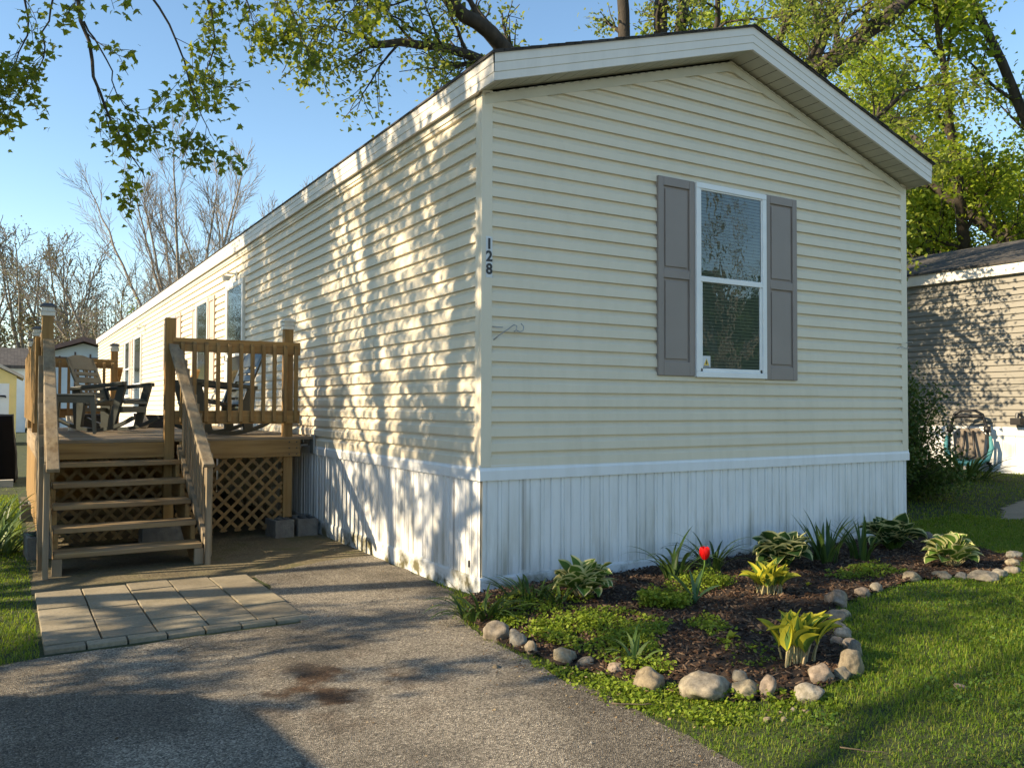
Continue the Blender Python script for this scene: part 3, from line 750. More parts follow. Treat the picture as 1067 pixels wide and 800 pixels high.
    for y in (6.95, 15.8):   # coach lights
        l = MB(); l.box(-.035, -.016, y-.05, y+.05, 3.02, 3.14); l.box(-.16, -.035, y-.02, y+.02, 3.09, 3.11)
        l.prism([(-.21, 3.06), (-.10, 3.06), (-.12, 3.0), (-.19, 3.0)], 1, y-.05, y+.05)
        lo = l.build("wall_lamp", MAT['cap_white'], H, bevel=.004)
    # house number on the corner post
    nb = MB(); nb.box(.010, .060, -.0265, -.0235, 2.148, 2.425); pl = nb.build("number_plate", MAT['plate'], H)
    for ch, z in (("1", 2.372), ("2", 2.288), ("8", 2.202)):
        me = font_mesh(ch, .098, "house_number"); o = link_mesh("house_number", me, MAT['digit'], H)
        o.rotation_euler = (R(90), 0, 0); o.location = (.0345, -.0285, z); o.scale = (1.0, 1, 1)
    # spigot and outlet box by the deck
    s = MB(); s.box(-.05, -.0302, 3.42, 3.54, .80, .99); s.tube([(-.05, 3.60, .88), (-.12, 3.60, .88), (-.14, 3.60, .84)], .014, 8)
    s.tube([(-.10, 3.60, .90), (-.10, 3.60, .95)], .008, 6); s.box(-.125, -.075, 3.57, 3.63, .945, .96); s.build("spigot", MAT['metal'], H, bevel=.003)
    # loose bit of cable by the corner and at the other end
    c = MB()
    c.tube([(.075, -.022, 1.73), (.10, -.05, 1.76), (.16, -.06, 1.80), (.21, -.06, 1.835), (.235, -.06, 1.83), (.23, -.06, 1.80), (.215, -.055, 1.79)], .004, 5)
    c.tube([(.24, -.05, 1.80), (.26, -.06, 1.79), (.285, -.06, 1.80), (.295, -.05, 1.83), (.28, -.04, 1.85)], .0035, 5)
    c.tube([(.065, -.022, 1.82), (.09, -.05, 1.815), (.13, -.05, 1.815)], .0035, 5)
    c.build("cable_end", MAT['metal'], H, smooth=True)
    c = MB(); c.tube([(W+.03, -.03, 1.86), (W-.05, -.06, 1.84), (W-.12, -.06, 1.86), (W-.18, -.05, 1.84)], .0035, 5)
    c.tube([(W+.1, -.03, 1.9), (W+.02, -.07, 1.91), (W-.04, -.05, 1.9)], .0035, 5); c.build("cable_end", MAT['metal'], H, smooth=True)
    # a dark hatch screw near the corner
    s = MB(); s.box(-.02, -.012, .135, .15, .19, .235); s.build("latch", MAT['black'], H)
house()

# ------------------------------------------------------------------ the deck with its steps
def lattice_panel(parent, place, u0, u1, v0, v1, out=0.0, pitch=0.134, w=0.040, t=0.007):
    """two layers of diagonal strips clipped to a rectangle; place(u, v, out)"""
    mb = MB()
    for lay, sgn in ((0, 1), (1, -1)):
        c = -(v1-v0)-2
        k0 = int((u0-(v1-v0)-1)/pitch)-2
        for k in range(k0, k0+int(((u1-u0)+(v1-v0)*2+3)/pitch)+6):
            c = k*pitch*1.0
            # line u = c + sgn*(v - v0)
            pts = []
            va, vb = v0, v1
            ua, ub = (c, c+(v1-v0)) if sgn > 0 else (c+(v1-v0), c)
            # clip on u
            def clip(p, q):
                (pu, pv), (qu, qv) = p, q
                t0, t1 = 0.0, 1.0; du = qu-pu
                if abs(du) < 1e-9: return None
                for lim, s in ((u0, 1), (u1, -1)):
                    tt = (lim-pu)/du
                    if s*du > 0: t0 = max(t0, tt)
                    else: t1 = min(t1, tt)
                if t1-t0 < 0.01: return None
                return (pu+du*t0, pv+(qv-pv)*t0), (pu+du*t1, pv+(qv-pv)*t1)
            r = clip((ua, va), (ub, vb))
            if not r: continue
            (a, b), (c2, d) = r; h = w*0.7071
            o = out + lay*(t+.001)
            du = h*.5
            q = [(a-du, b+sgn*du), (a+du, b-sgn*du), (c2+du, d-sgn*du), (c2-du, d+sgn*du)]
            q = [(min(max(uu, u0), u1), min(max(vv, v0), v1)) for uu, vv in q]
            vs = [place(uu, vv, o) for uu, vv in q] + [place(uu, vv, o+t) for uu, vv in q]
            mb.add(vs, [(0,1,2,3)[::-1], (4,5,6,7), (0,1,5,4), (1,2,6,5), (2,3,7,6), (3,0,4,7)])
    return mb.build("lattice", MAT['lattice'], parent, fix=True)

DX0, DX1, DY0, DY1, DZ = -2.45, -0.10, 3.46, 8.05, 0.97

def deck():
    D = thing("deck", "raised wooden deck with open steps, railings and lattice beside the long wall", "deck", (0, 0, 0))
    m = MB(); y = DY0-.03; rg = random.Random(8)
    while y < DY1:
        m.box(DX0-.02, DX1+.06, y, min(y+.138, DY1+.02), DZ-.028, DZ+rg.uniform(-.002, .002)); y += .144
    m.build("deck_floor", MAT['grey_x'], D, bevel=.004)
    # rim boards
    m = MB(); m.box(-1.335, -.185, 3.405, 3.443, .775, .944); m.build("rim_board", MAT['wood_x'], D, bevel=.004)
    for x in (-.30, -.225):
        for z in (.80, .86, .92):
            q = MB(); q.tube([(x, 3.402, z), (x, 3.408, z)], .0075, 6); q.build("bolt", MAT['black'], D)
    m = MB(); m.box(-2.40, -1.40, 3.425, 3.458, .80, .940); m.build("rim_board", MAT['wood_x'], D, bevel=.004)
    m = MB(); m.box(-2.475, -2.437, 3.39, DY1, .775, .944); m.build("rim_board", MAT['grey_y'], D, bevel=.004)
    m = MB(); m.box(-2.43, -.1, DY1-.04, DY1, .775, .944); m.build("rim_board", MAT['wood_x'], D)
    m = MB()
    for k in range(8): m.box(-2.42+.3*k, -2.38+.3*k, 3.47, DY1-.05, .78, .94)
    m.build("joist", MAT['wood_y'], D)
    # posts and caps
    def post(x, y, z0, z1, cap=True, key='wood_z'):
        m = MB(); h = .0445; m.box(x-h, x+h, y-h, y+h, z0, z1); p = m.build("post", MAT[key], D, bevel=.004)
        if cap:
            c = MB(); q = .056; c.box(x-q, x+q, y-q, y+q, z1-.028, z1+.008); c.box(x-.062, x+.062, y-.062, y+.062, z1+.008, z1+.018)
            c.box(x-.048, x+.048, y-.048, y+.048, z1+.018, z1+.05)
            for sx in (-1, 0, 1):
                c.box(x+sx*.045-.004, x+sx*.045+.004, y-.053, y+.053, z1+.018, z1+.05)
            pc = c.build("post_cap", MAT['cap_white'], p, bevel=.003)
            c = MB(); q = .063
            c.add([(x-q, y-q, z1+.05), (x+q, y-q, z1+.05), (x+q, y+q, z1+.05), (x-q, y+q, z1+.05), (x-q, y-q, z1+.062), (x+q, y-q, z1+.062), (x+q, y+q, z1+.062), (x-q, y+q, z1+.062), (x-.03, y-.03, z1+.085), (x+.03, y-.03, z1+.085), (x+.03, y+.03, z1+.085), (x-.03, y+.03, z1+.085)],
                  [(3,2,1,0), (0,1,5,4), (1,2,6,5), (2,3,7,6), (3,0,4,7), (4,5,9,8), (5,6,10,9), (6,7,11,10), (7,4,8,11), (8,9,10,11)])
            c.build("solar_panel", MAT['cap_white'] if x > -1 else MAT['cap_dark'], p)
        return p
    post(-.30, 3.49, .17, 2.075); post(-1.42, 3.46, .0, 2.10, cap=False); post(-2.425, 3.46, .17, 2.085)
    post(-2.425, 6.0, .15, 2.085); post(-2.425, DY1-.02, .15, 2.085); post(-1.43, DY1-.02, .15, 2.06)
    # front railing to the right of the steps
    Rr = MB(); Rr.box(-1.40, -.195, 3.412, 3.450, 1.79, 1.915); rail = Rr.build("top_rail", MAT['wood_x'], D, bevel=.004)
    Rr = MB(); Rr.box(-1.375, -.195, 3.412, 3.450, 1.105, 1.232); Rr.build("bottom_rail", MAT['wood_x'], D, bevel=.004)
    b0 = None
    for k in range(11):
        x = -1.318+.1075*k
        if b0 is None:
            m = MB(); h = .0175
            m.add([(-h, -h, 1.125), (h, -h, 1.125), (h, h, 1.145-.03), (-h, h, 1.145-.03), (-h, -h, 1.855), (h, -h, 1.855), (h, h, 1.885), (-h, h, 1.885)],
                  [(3,2,1,0),(4,5,6,7),(0,1,5,4),(1,2,6,5),(2,3,7,6),(3,0,4,7)])
            b0 = m.build("baluster", MAT['wood_z'], D, bevel=.002); b = b0
        else:
            b = b0.copy(); COL.objects.link(b); b.parent = D
        b.location = (x, 3.393, 0)
    # left railing: boards hung on the outside
    m = MB(); m.box(-2.475, -2.437, 3.50, DY1, 1.79, 1.915); m.build("top_rail", MAT['grey_y'], D, bevel=.004)
    m = MB(); m.box(-2.475, -2.437, 3.50, DY1, 1.105, 1.232); m.build("bottom_rail", MAT['grey_y'], D, bevel=.004)
    b1 = None; k = 0; y = 3.56
    while y < DY1-.1:
        if b1 is None:
            m = MB(); m.box(-.0175, .0175, -.0175, .0175, 1.115, 1.88); b1 = m.build("baluster", MAT['dark_y'] if False else MAT['wood_z'], D, bevel=.002); b = b1
        else:
            b = b1.copy(); COL.objects.link(b); b.parent = D
        b.location = (-2.494, y, 0); y += .118
    # back railing
    for z0, z1 in ((1.79, 1.915), (1.105, 1.232)):
        m = MB(); m.box(-2.43, -1.39, DY1-.08, DY1-.045, z0, z1); m.build("top_rail" if z0 > 1.5 else "bottom_rail", MAT['wood_x'], D, bevel=.004)
    for k in range(9):
        b = b0.copy(); COL.objects.link(b); b.parent = D; b.location = (-2.32+.108*k, DY1-.095, 0)
    # a second short stair at the far end has its own low handrail
    m = MB(); m.beam((-1.36, DY1+.02, 1.80), (-1.36, DY1+1.4, 1.0), .09, .036); m.build("handrail", MAT['wood_y'], D)
    m = MB(); m.beam((-.32, DY1+.02, 1.80), (-.32, DY1+1.4, 1.0), .09, .036); m.build("handrail", MAT['wood_y'], D)
    for k in range(5):
        for x in (-1.36, -.32):
            m = MB(); yy = DY1+.15+.27*k; zt = 1.80-.8*(yy-DY1)/1.38; m.box(x-.018, x+.018, yy-.018, yy+.018, zt-.75, zt-.02); m.build("baluster", MAT['wood_z'], D)
    for k in range(4):
        m = MB(); m.box(-1.33, -.35, DY1+.05+.25*k, DY1+.32+.25*k, .78-.17*k-.04, .78-.17*k); m.build("tread", MAT['grey_x'], D)
    # lattice skirts
    lattice_panel(D, lambda u, v, o: (u, 3.452+o, v), -1.36, -.345, .06, .78)
    lattice_panel(D, lambda u, v, o: (u, 3.47+o, v), -2.38, -1.465, .06, .80)
    y = 3.42; rq = random.Random(9)
    m = MB()
    while y < DY1-.1:
        m.box(-2.470, -2.450, y, y+.118, .10+rq.uniform(0, .05), .774); y += .124
    m.build("side_skirt", MAT['wood_z'], D, bevel=.003)
    m = MB(); m.box(-2.43, -.03, DY1-.038, DY1-.01, .0, .774); m.build("added_back_skirt", MAT['wood_x'], D)  # unseen board, added to close the far side and darken the space below
    # steps
    ys = [2.20+.25*k for k in range(5)]; zs = [.172+.1525*k for k in range(5)]
    for k, (y, z) in enumerate(zip(ys, zs)):
        m = MB(); w0 = -2.405+.006*k; w1 = -1.352
        m.box(w0, w1, y, y+.125, z-.038, z+.002*(k % 2)); m.box(w0, w1, y+.131, y+.256, z-.038, z)
        m.build("tread", MAT['tread_x'], D, bevel=.005)
    for x0, x1 in ((-2.40, -2.365), (-1.395, -1.36)):
        m = MB(); poly = [(3.44, .80), (3.44, .42), (2.62, .0), (2.24, .0), (2.24, zs[0]-.04)]
        for k in range(5):
            if k: poly += [(ys[k]+.01, zs[k-1]-.04), (ys[k]+.01, zs[k]-.04)]
        poly += [(3.44, zs[4]-.04)]
        poly = [(3.44, .46), (2.50, .0), (2.22, .0), (2.22, zs[0]-.039)]
        for k in range(1, 5): poly += [(ys[k]+.012, zs[k-1]-.039), (ys[k]+.012, zs[k]-.039)]
        poly += [(3.44, zs[4]-.039)]
        m.prism(poly, 0, x0, x1); m.build("stringer", MAT['wood_y'], D, fix=True, bevel=.003)
    for x in (-2.385, -1.375):
        m = MB(); m.box(x-.035, x+.035, 2.205, 2.245, .0, .132); m.build("stair_foot", MAT['grey_z'], D, bevel=.003)
    # handrails, end posts and stair balusters
    for s, xx in ((-1, -2.462), (1, -1.318)):
        top = Vector((xx+(.045 if s < 0 else -.075), 3.43, 1.845)); bot = Vector((xx+(.035 if s < 0 else -.02), 2.05, .80))
        m = MB(); m.beam(top, bot, .088, .036); hr = m.build("handrail", MAT['grey_y'], D, bevel=.006)
        sc = MB()
        for k in range(9):
            p = top.lerp(bot, .06+.11*k); n = Vector((0, -(top.z-bot.z), (top.y-bot.y))).normalized()*1
            for dx in (-.025, .025):
                q = p+Vector((dx, 0, 0))+n*.0182
                if q.z < p.z: q = p+Vector((dx, 0, 0))-n*.0182
                sc.tube([q-n*.002, q+n*.001], .004, 5)
        sc.build("screw", MAT['dark_line'], hr)
        m = MB(); m.box(xx-.02, xx+.02, 2.135, 2.175, .0, .85); m.build("end_post", MAT['grey_z'], D, bevel=.003)
        m = MB(); a = Vector((xx, 2.17, .83)); b = Vector((xx-.02*s, 3.42, 1.78)); m.beam(a, b, .034, .085); m.build("stair_rail", MAT['grey_y'], D, bevel=.003)
        m = MB(); a = Vector((xx, 2.17, .13)); b = Vector((xx-.02*s, 3.42, .88)); m.beam(a, b, .034, .085); m.build("stair_rail", MAT['grey_y'], D, bevel=.003)
        for k in range(11):
            yy = 2.26+.107*k; zt = .83+(yy-2.17)*.76-.01; zb = .06+(yy-2.17)*.58-.06
            m = MB(); xo = xx+s*.033-.016*s*(yy-2.17); m.box(xo-.018, xo+.018, yy-.018, yy+.018, zb, zt); m.build("baluster", MAT['grey_z'], D, bevel=.002)
    return D
deck()

def block(label, loc, rz=0, size=(.40, .20, .19)):
    t = MB(); a, b, c = size[0]/2, size[1]/2, size[2]
    # hollow block: two cores through its height
    xs = [-a, -a+.035, -.02, .02, a-.035, a]; ysb = [-b, -b+.035, b-.035, b]
    for i in range(5):
        for j in range(3):
            if j == 1 and i in (1, 3): continue
            t.box(xs[i], xs[i+1], ysb[j], ysb[j+1], 0, c)
    bm = bmesh.new(); me = bpy.data.meshes.new("concrete_block"); me.from_pydata(t.v, [], t.f); bm.from_mesh(me)
    bmesh.ops.remove_doubles(bm, verts=bm.verts, dist=1e-5)
    # drop inner faces shared by two boxes
    seen = {}
    for f in bm.faces: seen.setdefault(tuple(sorted(v.index for v in f.verts)), []).append(f)
    bmesh.ops.delete(bm, geom=[f for l in seen.values() if len(l) > 1 for f in l], context='FACES_ONLY')
    bm.to_mesh(me); bm.free()
    o = link_mesh("concrete_block", me, MAT['concrete'], None, loc); o.rotation_euler = (0, 0, rz)
    bv = o.modifiers.new("bevel", 'BEVEL'); bv.width = .006; bv.segments = 1; bv.limit_method = 'ANGLE'
    return tag(o, label, "concrete block", "blocks under the deck posts")
block("grey concrete block under the deck post nearest the long wall, left of a pair", (-.40, 3.36, -.01), R(4), (.19, .30, .18))
block("grey concrete block squeezed between the deck corner and the white skirting", (-.15, 3.40, -.01), R(-3), (.20, .36, .18))
block("grey hollow concrete block seen behind the bottom steps", (-1.48, 3.33, .0), R(2), (.38, .19, .19))
block("darker concrete block under the front left corner of the deck", (-2.46, 3.26, .0), R(3), (.22, .38, .19))
block("small concrete block under the middle of the deck's outer edge", (-2.47, 5.9, .0), R(0), (.20, .38, .19))

# ------------------------------------------------------------------ chairs and things on the deck
def rocking_chair(name, label, loc, rz, mat_main, mat_slat):
    """resin rocker facing +x, built round the origin (floor at z=0)"""
    t = thing(name, label, "rocking chair", (0, 0, 0), "resin rocking chairs on the deck")
    for s in (-1, 1):
        y = s*.27
        m = MB(); pts = []
        for k in range(13):
            u = -.52+1.02*k/12; z = .025+.16*((u+.02)/.52)**2*(1.0 if u > 0 else .9); pts.append((u, y, z))
        for k in range(12): m.beam(pts[k], (pts[k+1][0], y, pts[k+1][2]), .05, .045)
        m.build("rocker", mat_main, t)
        m = MB()
        m.prism([(.16, .06), (.26, .08), (.40, .60), (.30, .62)], 1, y-.025, y+.025)
        m.build("front_leg", mat_main, t, fix=True, bevel=.006)
        m = MB(); m.prism([(-.30, .08), (-.20, .06), (-.16, .36), (-.24, .58), (-.33, .56)], 1, y-.025, y+.025); m.build("rear_leg", mat_main, t, fix=True, bevel=.006)
        m = MB(); ya = s*.30
        m.add([(-.34, ya-.03, .53), (.40, ya-.045, .60), (.40, ya+.045, .60), (-.34, ya+.03, .53), (-.34, ya-.03, .575), (.40, ya-.045, .65), (.40, ya+.045, .65), (-.34, ya+.03, .575)],
              [(3,2,1,0),(4,5,6,7),(0,1,5,4),(1,2,6,5),(2,3,7,6),(3,0,4,7)])
        m.build("arm", mat_main, t, bevel=.008)
    # seat of cross slats, curved front
    m = MB()
    prof = [(.36, .355), (.345, .40), (.28, .425), (.16, .41), (.04, .385), (-.08, .36), (-.2, .34)]
    for k in range(len(prof)-1):
        a, b = prof[k], prof[k+1]
        dx, dz = (b[0]-a[0])*.12, (b[1]-a[1])*.12
        m.beam(Vector((a[0]+dx, 0, a[1]+dz)), Vector((b[0]-dx, 0, b[1]-dz)), .49, .02)
    m.box(.30, .345, -.25, .25, .25, .33); m.box(-.26, -.22, -.25, .25, .26, .31)
    m.build("seat", mat_slat, t, bevel=.004)
    # back: frame with an arched head rail and slots between wide rails
    m = MB()
    def bp(u, v):     # v height along the back, leaning away
        return Vector((-.20-.27*v, u, .34+.66*v))
    def slab(pts, th=.022):
        n = Vector((.78, 0, .30)).normalized()*th
        vs = [bp(u, v) for u, v in pts]+[bp(u, v)+n for u, v in pts]; q = len(pts)
        m.add(vs, [tuple(range(q)), tuple(range(q, 2*q))[::-1]]+[(i, i+q, (i+1)%q+q, (i+1)%q) for i in range(q)])
    wv = lambda v: .22+.045*math.sin(min(v, 1)*math.pi*.75)
    for s in (-1, 1):
        slab([(s*wv(0), 0), (s*wv(.3), .3), (s*wv(.6), .6), (s*wv(.92), .92), (s*(wv(.92)-.05), .92), (s*(wv(.6)-.05), .6), (s*(wv(.3)-.05), .3), (s*(wv(0)-.05), 0)])
    for v0, v1 in ((0, .10), (.145, .25), (.295, .40), (.445, .55), (.595, .66), (.71, .93)):
        w_ = wv((v0+v1)/2)-.052
        if v0 > .7:
            top = [(w_+.05-(w_+.05)*2*k/8, .93+.075*math.sin(math.pi*k/8)) for k in range(9)]
            slab([(-w_, v0), (w_, v0)]+top)
        else: slab([(-w_, v0), (w_, v0), (w_, v1), (-w_, v1)])
    slab([(-.012, 0), (.012, 0), (.012, .72), (-.012, .72)], .016)
    m.build("backrest", mat_slat, t, fix=True)
    t.location = loc; t.rotation_euler = (0, 0, rz); t.scale = (.93, .93, .9)
    return t
rocking_chair("rocking_chair", "dark green slatted rocking chair turned to the steps beside the small side table", (-1.66, 6.1, DZ), R(-40), MAT['resin'], MAT['resin_grey'])
rocking_chair("rocking_chair", "black slatted rocking chair behind the front railing, its back to the long wall", (-.80, 4.35, DZ), R(190), MAT['resin'], MAT['resin'])

def side_table():
    t = thing("side_table", "low grey green plastic side table with splayed legs in front of the rocking chair", "side table", (0, 0, 0))
    m = MB(); m.box(-.19, .19, -.19, .19, .40, .43); m.build("table_top", MAT['resin_grey'], t, bevel=.012)
    m = MB()
    for a, b in (((-.18, -.185), (.18, -.185)), ((-.18, .185), (.18, .185))):
        poly = [(-.185, .40), (.185, .40), (.165, .36), (.13, .335), (-.13, .335), (-.165, .36)]
        m.prism(poly, 1, a[1]-.008, a[1]+.008); m.prism(poly, 0, a[1]-.008, a[1]+.008)
    m.build("apron", MAT['resin_grey'], t, fix=True)
    for sx in (-1, 1):
        for sy in (-1, 1):
            m = MB(); x, y = sx*.168, sy*.168; X2, Y2 = sx*.196, sy*.196
            m.add([(x-.026, y-.026, .40), (x+.026, y-.026, .40), (x+.026, y+.026, .40), (x-.026, y+.026, .40), (X2-.014, Y2-.014, 0), (X2+.014, Y2-.014, 0), (X2+.014, Y2+.014, 0), (X2-.014, Y2+.014, 0)],
                  [(0,1,2,3), (7,6,5,4), (0,4,5,1), (1,5,6,2), (2,6,7,3), (3,7,4,0)])
            m.build("leg", MAT['resin_grey'], t)
    t.location = (-2.08, 5.35, DZ); t.rotation_euler = (0, 0, R(-6))
side_table()

def lathe(mb, prof, cx=0, cy=0, n=18, mi=0):
    vs = []
    for r_, z in prof:
        for k in range(n): a = 2*math.pi*k/n; vs.append((cx+r_*math.cos(a), cy+r_*math.sin(a), z))
    q = len(prof)
    mb.add(vs, [(i*n+k, i*n+(k+1)%n, (i+1)*n+(k+1)%n, (i+1)*n+k) for i in range(q-1) for k in range(n)] + [tuple(range(n))[::-1], tuple((q-1)*n+k for k in range(n))], mi)

def deck_things():
    t = thing("planter_box", "dark grey planter box standing on the deck by the far stairs", "planter", (-.98, 7.55, DZ))
    m = MB(); m.prism([(-.20, 0), (.20, 0), (.24, .20), (.21, .20), (.18, .15), (-.18, .15), (-.21, .20), (-.24, .20)], 1, -.12, .12)
    m.v = [(v[0]-.98, v[1]+7.55, v[2]+DZ) for v in m.v]; m.build("box", MAT['black'], t, fix=True, bevel=.006)
    m = MB(); m.box(-1.16, -.80, 7.45, 7.65, DZ+.15, DZ+.175); m.build("potting_soil", MAT['mulch'], t)
    m = MB(); lathe(m, [(.05, 0), (.085, .03), (.09, .1), (.06, .15), (.045, .17), (.055, .2), (.05, .24), (.02, .265)])
    m.tube([(.02, -.02, .25), (.03, -.025, .33)], [.016, .008], 6); m.tube([(.02, .02, .25), (.035, .03, .33)], [.016, .008], 6)
    o = m.build("garden_ornament", MAT['ornament'], None, (-1.17, 7.2, DZ), smooth=True, absolute=False); tag(o, "pale stone rabbit ornament beside the dark planter box", "ornament")
    o.location = (-1.17, 7.2, DZ)
    m = MB(); lathe(m, [(.05, 0), (.075, .13), (.085, .13), (.085, .16), (.07, .16), (.06, .14)])
    o = m.build("flower_pot", MAT['terracotta'], None, (-.52, 7.3, DZ), smooth=False, absolute=False); tag(o, "small terracotta pot on the deck against the long wall", "flower pot"); o.location = (-.52, 7.3, DZ)
    m = MB(); lathe(m, [(.07, 0), (.10, .18), (.105, .18), (.095, .18), (.06, .03)])
    o = m.build("flower_pot", MAT['cap_white'], None, (-2.0, 6.6, DZ), absolute=False); tag(o, "white pot on the deck seen between the legs of the side table", "flower pot"); o.location = (-2.0, 6.6, DZ)
    m = MB(); m.box(-.12, .12, -.09, .09, 0, .16); m.box(-.13, .13, -.1, .1, .16, .19)
    o = m.build("storage_bin", MAT['black'], None, (-1.78, 7.3, DZ), bevel=.008, absolute=False); tag(o, "small black lidded bin on the deck behind the rocking chair", "bin"); o.location = (-1.78, 7.3, DZ)
deck_things()

# ------------------------------------------------------------------ neighbours and far things
def right_home():
    X0, Y0, Y1 = 11.0, -1.5, 24.0
    H = thing("mobile_home", "taupe sided neighbouring mobile home with white skirting and dark shingles", "mobile home", (X0, 2, .2))
    zb, ze = 0.96, 3.42; m = MB()
    siding_face(m, lambda z: Y0, lambda z: Y1, zb, ze, lambda u, o, z: (X0-o, u, z)); m.f = [f[::-1] for f in m.f]
    m.build("siding", MAT['taupe'], H)
    m = MB(); m.prism([(X0+.01, .3), (X0+4.6, .3), (X0+4.6, ze), (X0+2.3, ze+.70), (X0+.01, ze)], 1, Y0, Y1); m.build("wall_core", MAT['taupe'], H, fix=True)
    pr = rib_profile(Y1-Y0, random.Random(6), .2); m = MB(); n = len(pr); vs = []
    for z in (.2, zb): vs += [(X0-o, Y0+u, z) for u, o in pr]
    m.add(vs, [(i+1, i, n+i, n+i+1) for i in range(n-1)]); m.build("skirting", MAT['skirt'], H)
    m = MB(); m.box(X0-.03, X0-.001, Y0, Y1, zb-.12, zb+.02); m.box(X0-.028, X0-.001, Y0, Y1, .24, .36); m.build("skirting_band", MAT['band'], H, bevel=.004)
    m = MB(); m.box(X0-.09, X0-.06, Y0-.2, Y1+.2, ze, ze+.19); m.box(X0-.06, X0+.01, Y0, Y1, ze, ze+.012); m.build("eave_fascia", MAT['fascia'], H)
    m = MB(); m.prism([(X0-.12, ze+.175), (X0+2.3, ze+.94), (X0+4.75, ze+.175), (X0+4.75, ze+.21), (X0+2.3, ze+.975), (X0-.12, ze+.21)], 1, Y0-.2, Y1+.2); m.build("roof", MAT['shingle'], H, fix=True)
    m = MB(); m.tube([(X0-.02, 2.24, 1.18), (X0-.12, 2.24, 1.19), (X0-.13, 2.24, 1.12)], .03, 8); m.box(X0-.19, X0-.07, 2.16, 2.32, 1.02, 1.13); m.build("wall_lamp", MAT['black'], H, bevel=.01)
right_home()

def far_homes():
    # white panelled home with a red-brown gable
    x0, x1, y0, y1 = -1.35, 2.6, 38.0, 50.0; z1 = 3.55; xm = 0.30
    H = thing("mobile_home", "white panelled home with brown battens and low red brown gable beyond the deck", "mobile home", (0.3, 38, 0))
    m = MB(); m.prism([(x0, .0), (x1, .0), (x1, z1-.1), (xm, z1+.55), (x0, z1)], 1, y0, y1); m.build("wall", MAT['white_wall'], H, fix=True)
    m = MB(); m.prism([(x0-.3, z1-.05), (xm, z1+.62), (x1+.3, z1-.15), (x1+.3, z1+.03), (xm, z1+.82), (x0-.3, z1+.13)], 1, y0-.5, y1+.3); m.build("roof", MAT['red_roof'], H, fix=True)
    for k in range(7):
        x = x0+.05+.62*k
        m = MB(); m.box(x, x+.07, y0-.03, y0-.001, .0, z1+.2-.2*abs(k-2.3)); m.build("batten", MAT['batten'], H)
    m = MB(); m.box(x0, x1, y0-.05, y0-.031, z1-.22, z1-.1); m.build("trim_board", MAT['batten'], H)
    # yellow shed
    S = thing("garden_shed", "yellow garden shed with white door and pale roof edge left of the deck", "shed", (-3.4, 26, 0))
    m = MB(); m.prism([(-4.6, 0), (-2.42, 0), (-2.42, 2.18), (-3.5, 2.75), (-4.6, 2.18)], 1, 26, 28.4); m.build("wall", MAT['yellow'], S, fix=True)
    m = MB(); m.prism([(-4.8, 2.10), (-3.5, 2.78), (-2.22, 2.10), (-2.22, 2.2), (-3.5, 2.9), (-4.8, 2.2)], 1, 25.85, 28.6); m.build("roof", MAT['kerb'], S, fix=True)
    m = MB(); m.box(-3.05, -2.62, 25.955, 25.999, .0, 1.95); d = m.build("door", MAT['white_wall'], S)
    m = MB(); m.tube([(-2.95, 25.9, 1.55), (-2.72, 25.9, 1.55), (-2.72, 25.9, 1.5)], .03, 6); m.build("handle", MAT['black'], d)
    # dark roofed home behind it
    D = thing("mobile_home", "pale home under a dark grey roof behind the yellow shed", "mobile home", (-5, 40, 0))
    m = MB(); m.box(-9, -1.9, 40.4, 48, 0, 3.0); m.build("wall", MAT['white_wall'], D)
    m = MB(); m.prism([(40, 2.95), (44.2, 3.95), (48.4, 2.95), (48.4, 3.1), (44.2, 4.15), (40, 3.1)], 0, -9.3, -1.75); m.build("roof", MAT['shingle'], D, fix=True)
    # black covered trailer on the grass
    T = thing("covered_trailer", "bulky black tarpaulin cover over a low trailer left of the deck", "trailer", (-4.02, 11.6, 0))
    bm = bmesh.new(); bmesh.ops.create_cube(bm, size=1)
    bmesh.ops.subdivide_edges(bm, edges=bm.edges, cuts=9, use_grid_fill=True)
    for v in bm.verts:
        p = v.co; s = 1-.06*max(0, p.z+.1); nz = mnoise.noise(Vector((p.x*5, p.y*5, p.z*2)))
        v.co = Vector((p.x*2.9*s, p.y*1.6*s, (p.z+.5)*1.07+.03+.05*nz*(p.z+.5)))+Vector((.05*nz*(1.2-p.z), .05*mnoise.noise(Vector((p.y*6, p.x*6, 3))), 0))
    me = bpy.data.meshes.new("tarp_cover"); bm.to_mesh(me); bm.free(); o = link_mesh("tarp_cover", me, MAT['tarp'], T, smooth=True); 
    o.location = (0, 0, 0)
    for sx in (-.9, .9):
        w = MB()
        for sy in (-.72, .72):
            pass
        w.tube([(-4.02+sx, 10.85, .22), (-4.2+sx, 11.02, .22)], .22, 16); w.build("wheel", MAT['tyre'], T)
    k = MB(); k.box(-4.6, -2.6, 10.3, 10.45, 0, .11); o = k.build("parking_kerb", MAT['kerb'], None, (-3.6, 10.4, 0)); tag(o, "pale concrete kerb strip on the grass before the black covered trailer", "kerb")
far_homes()

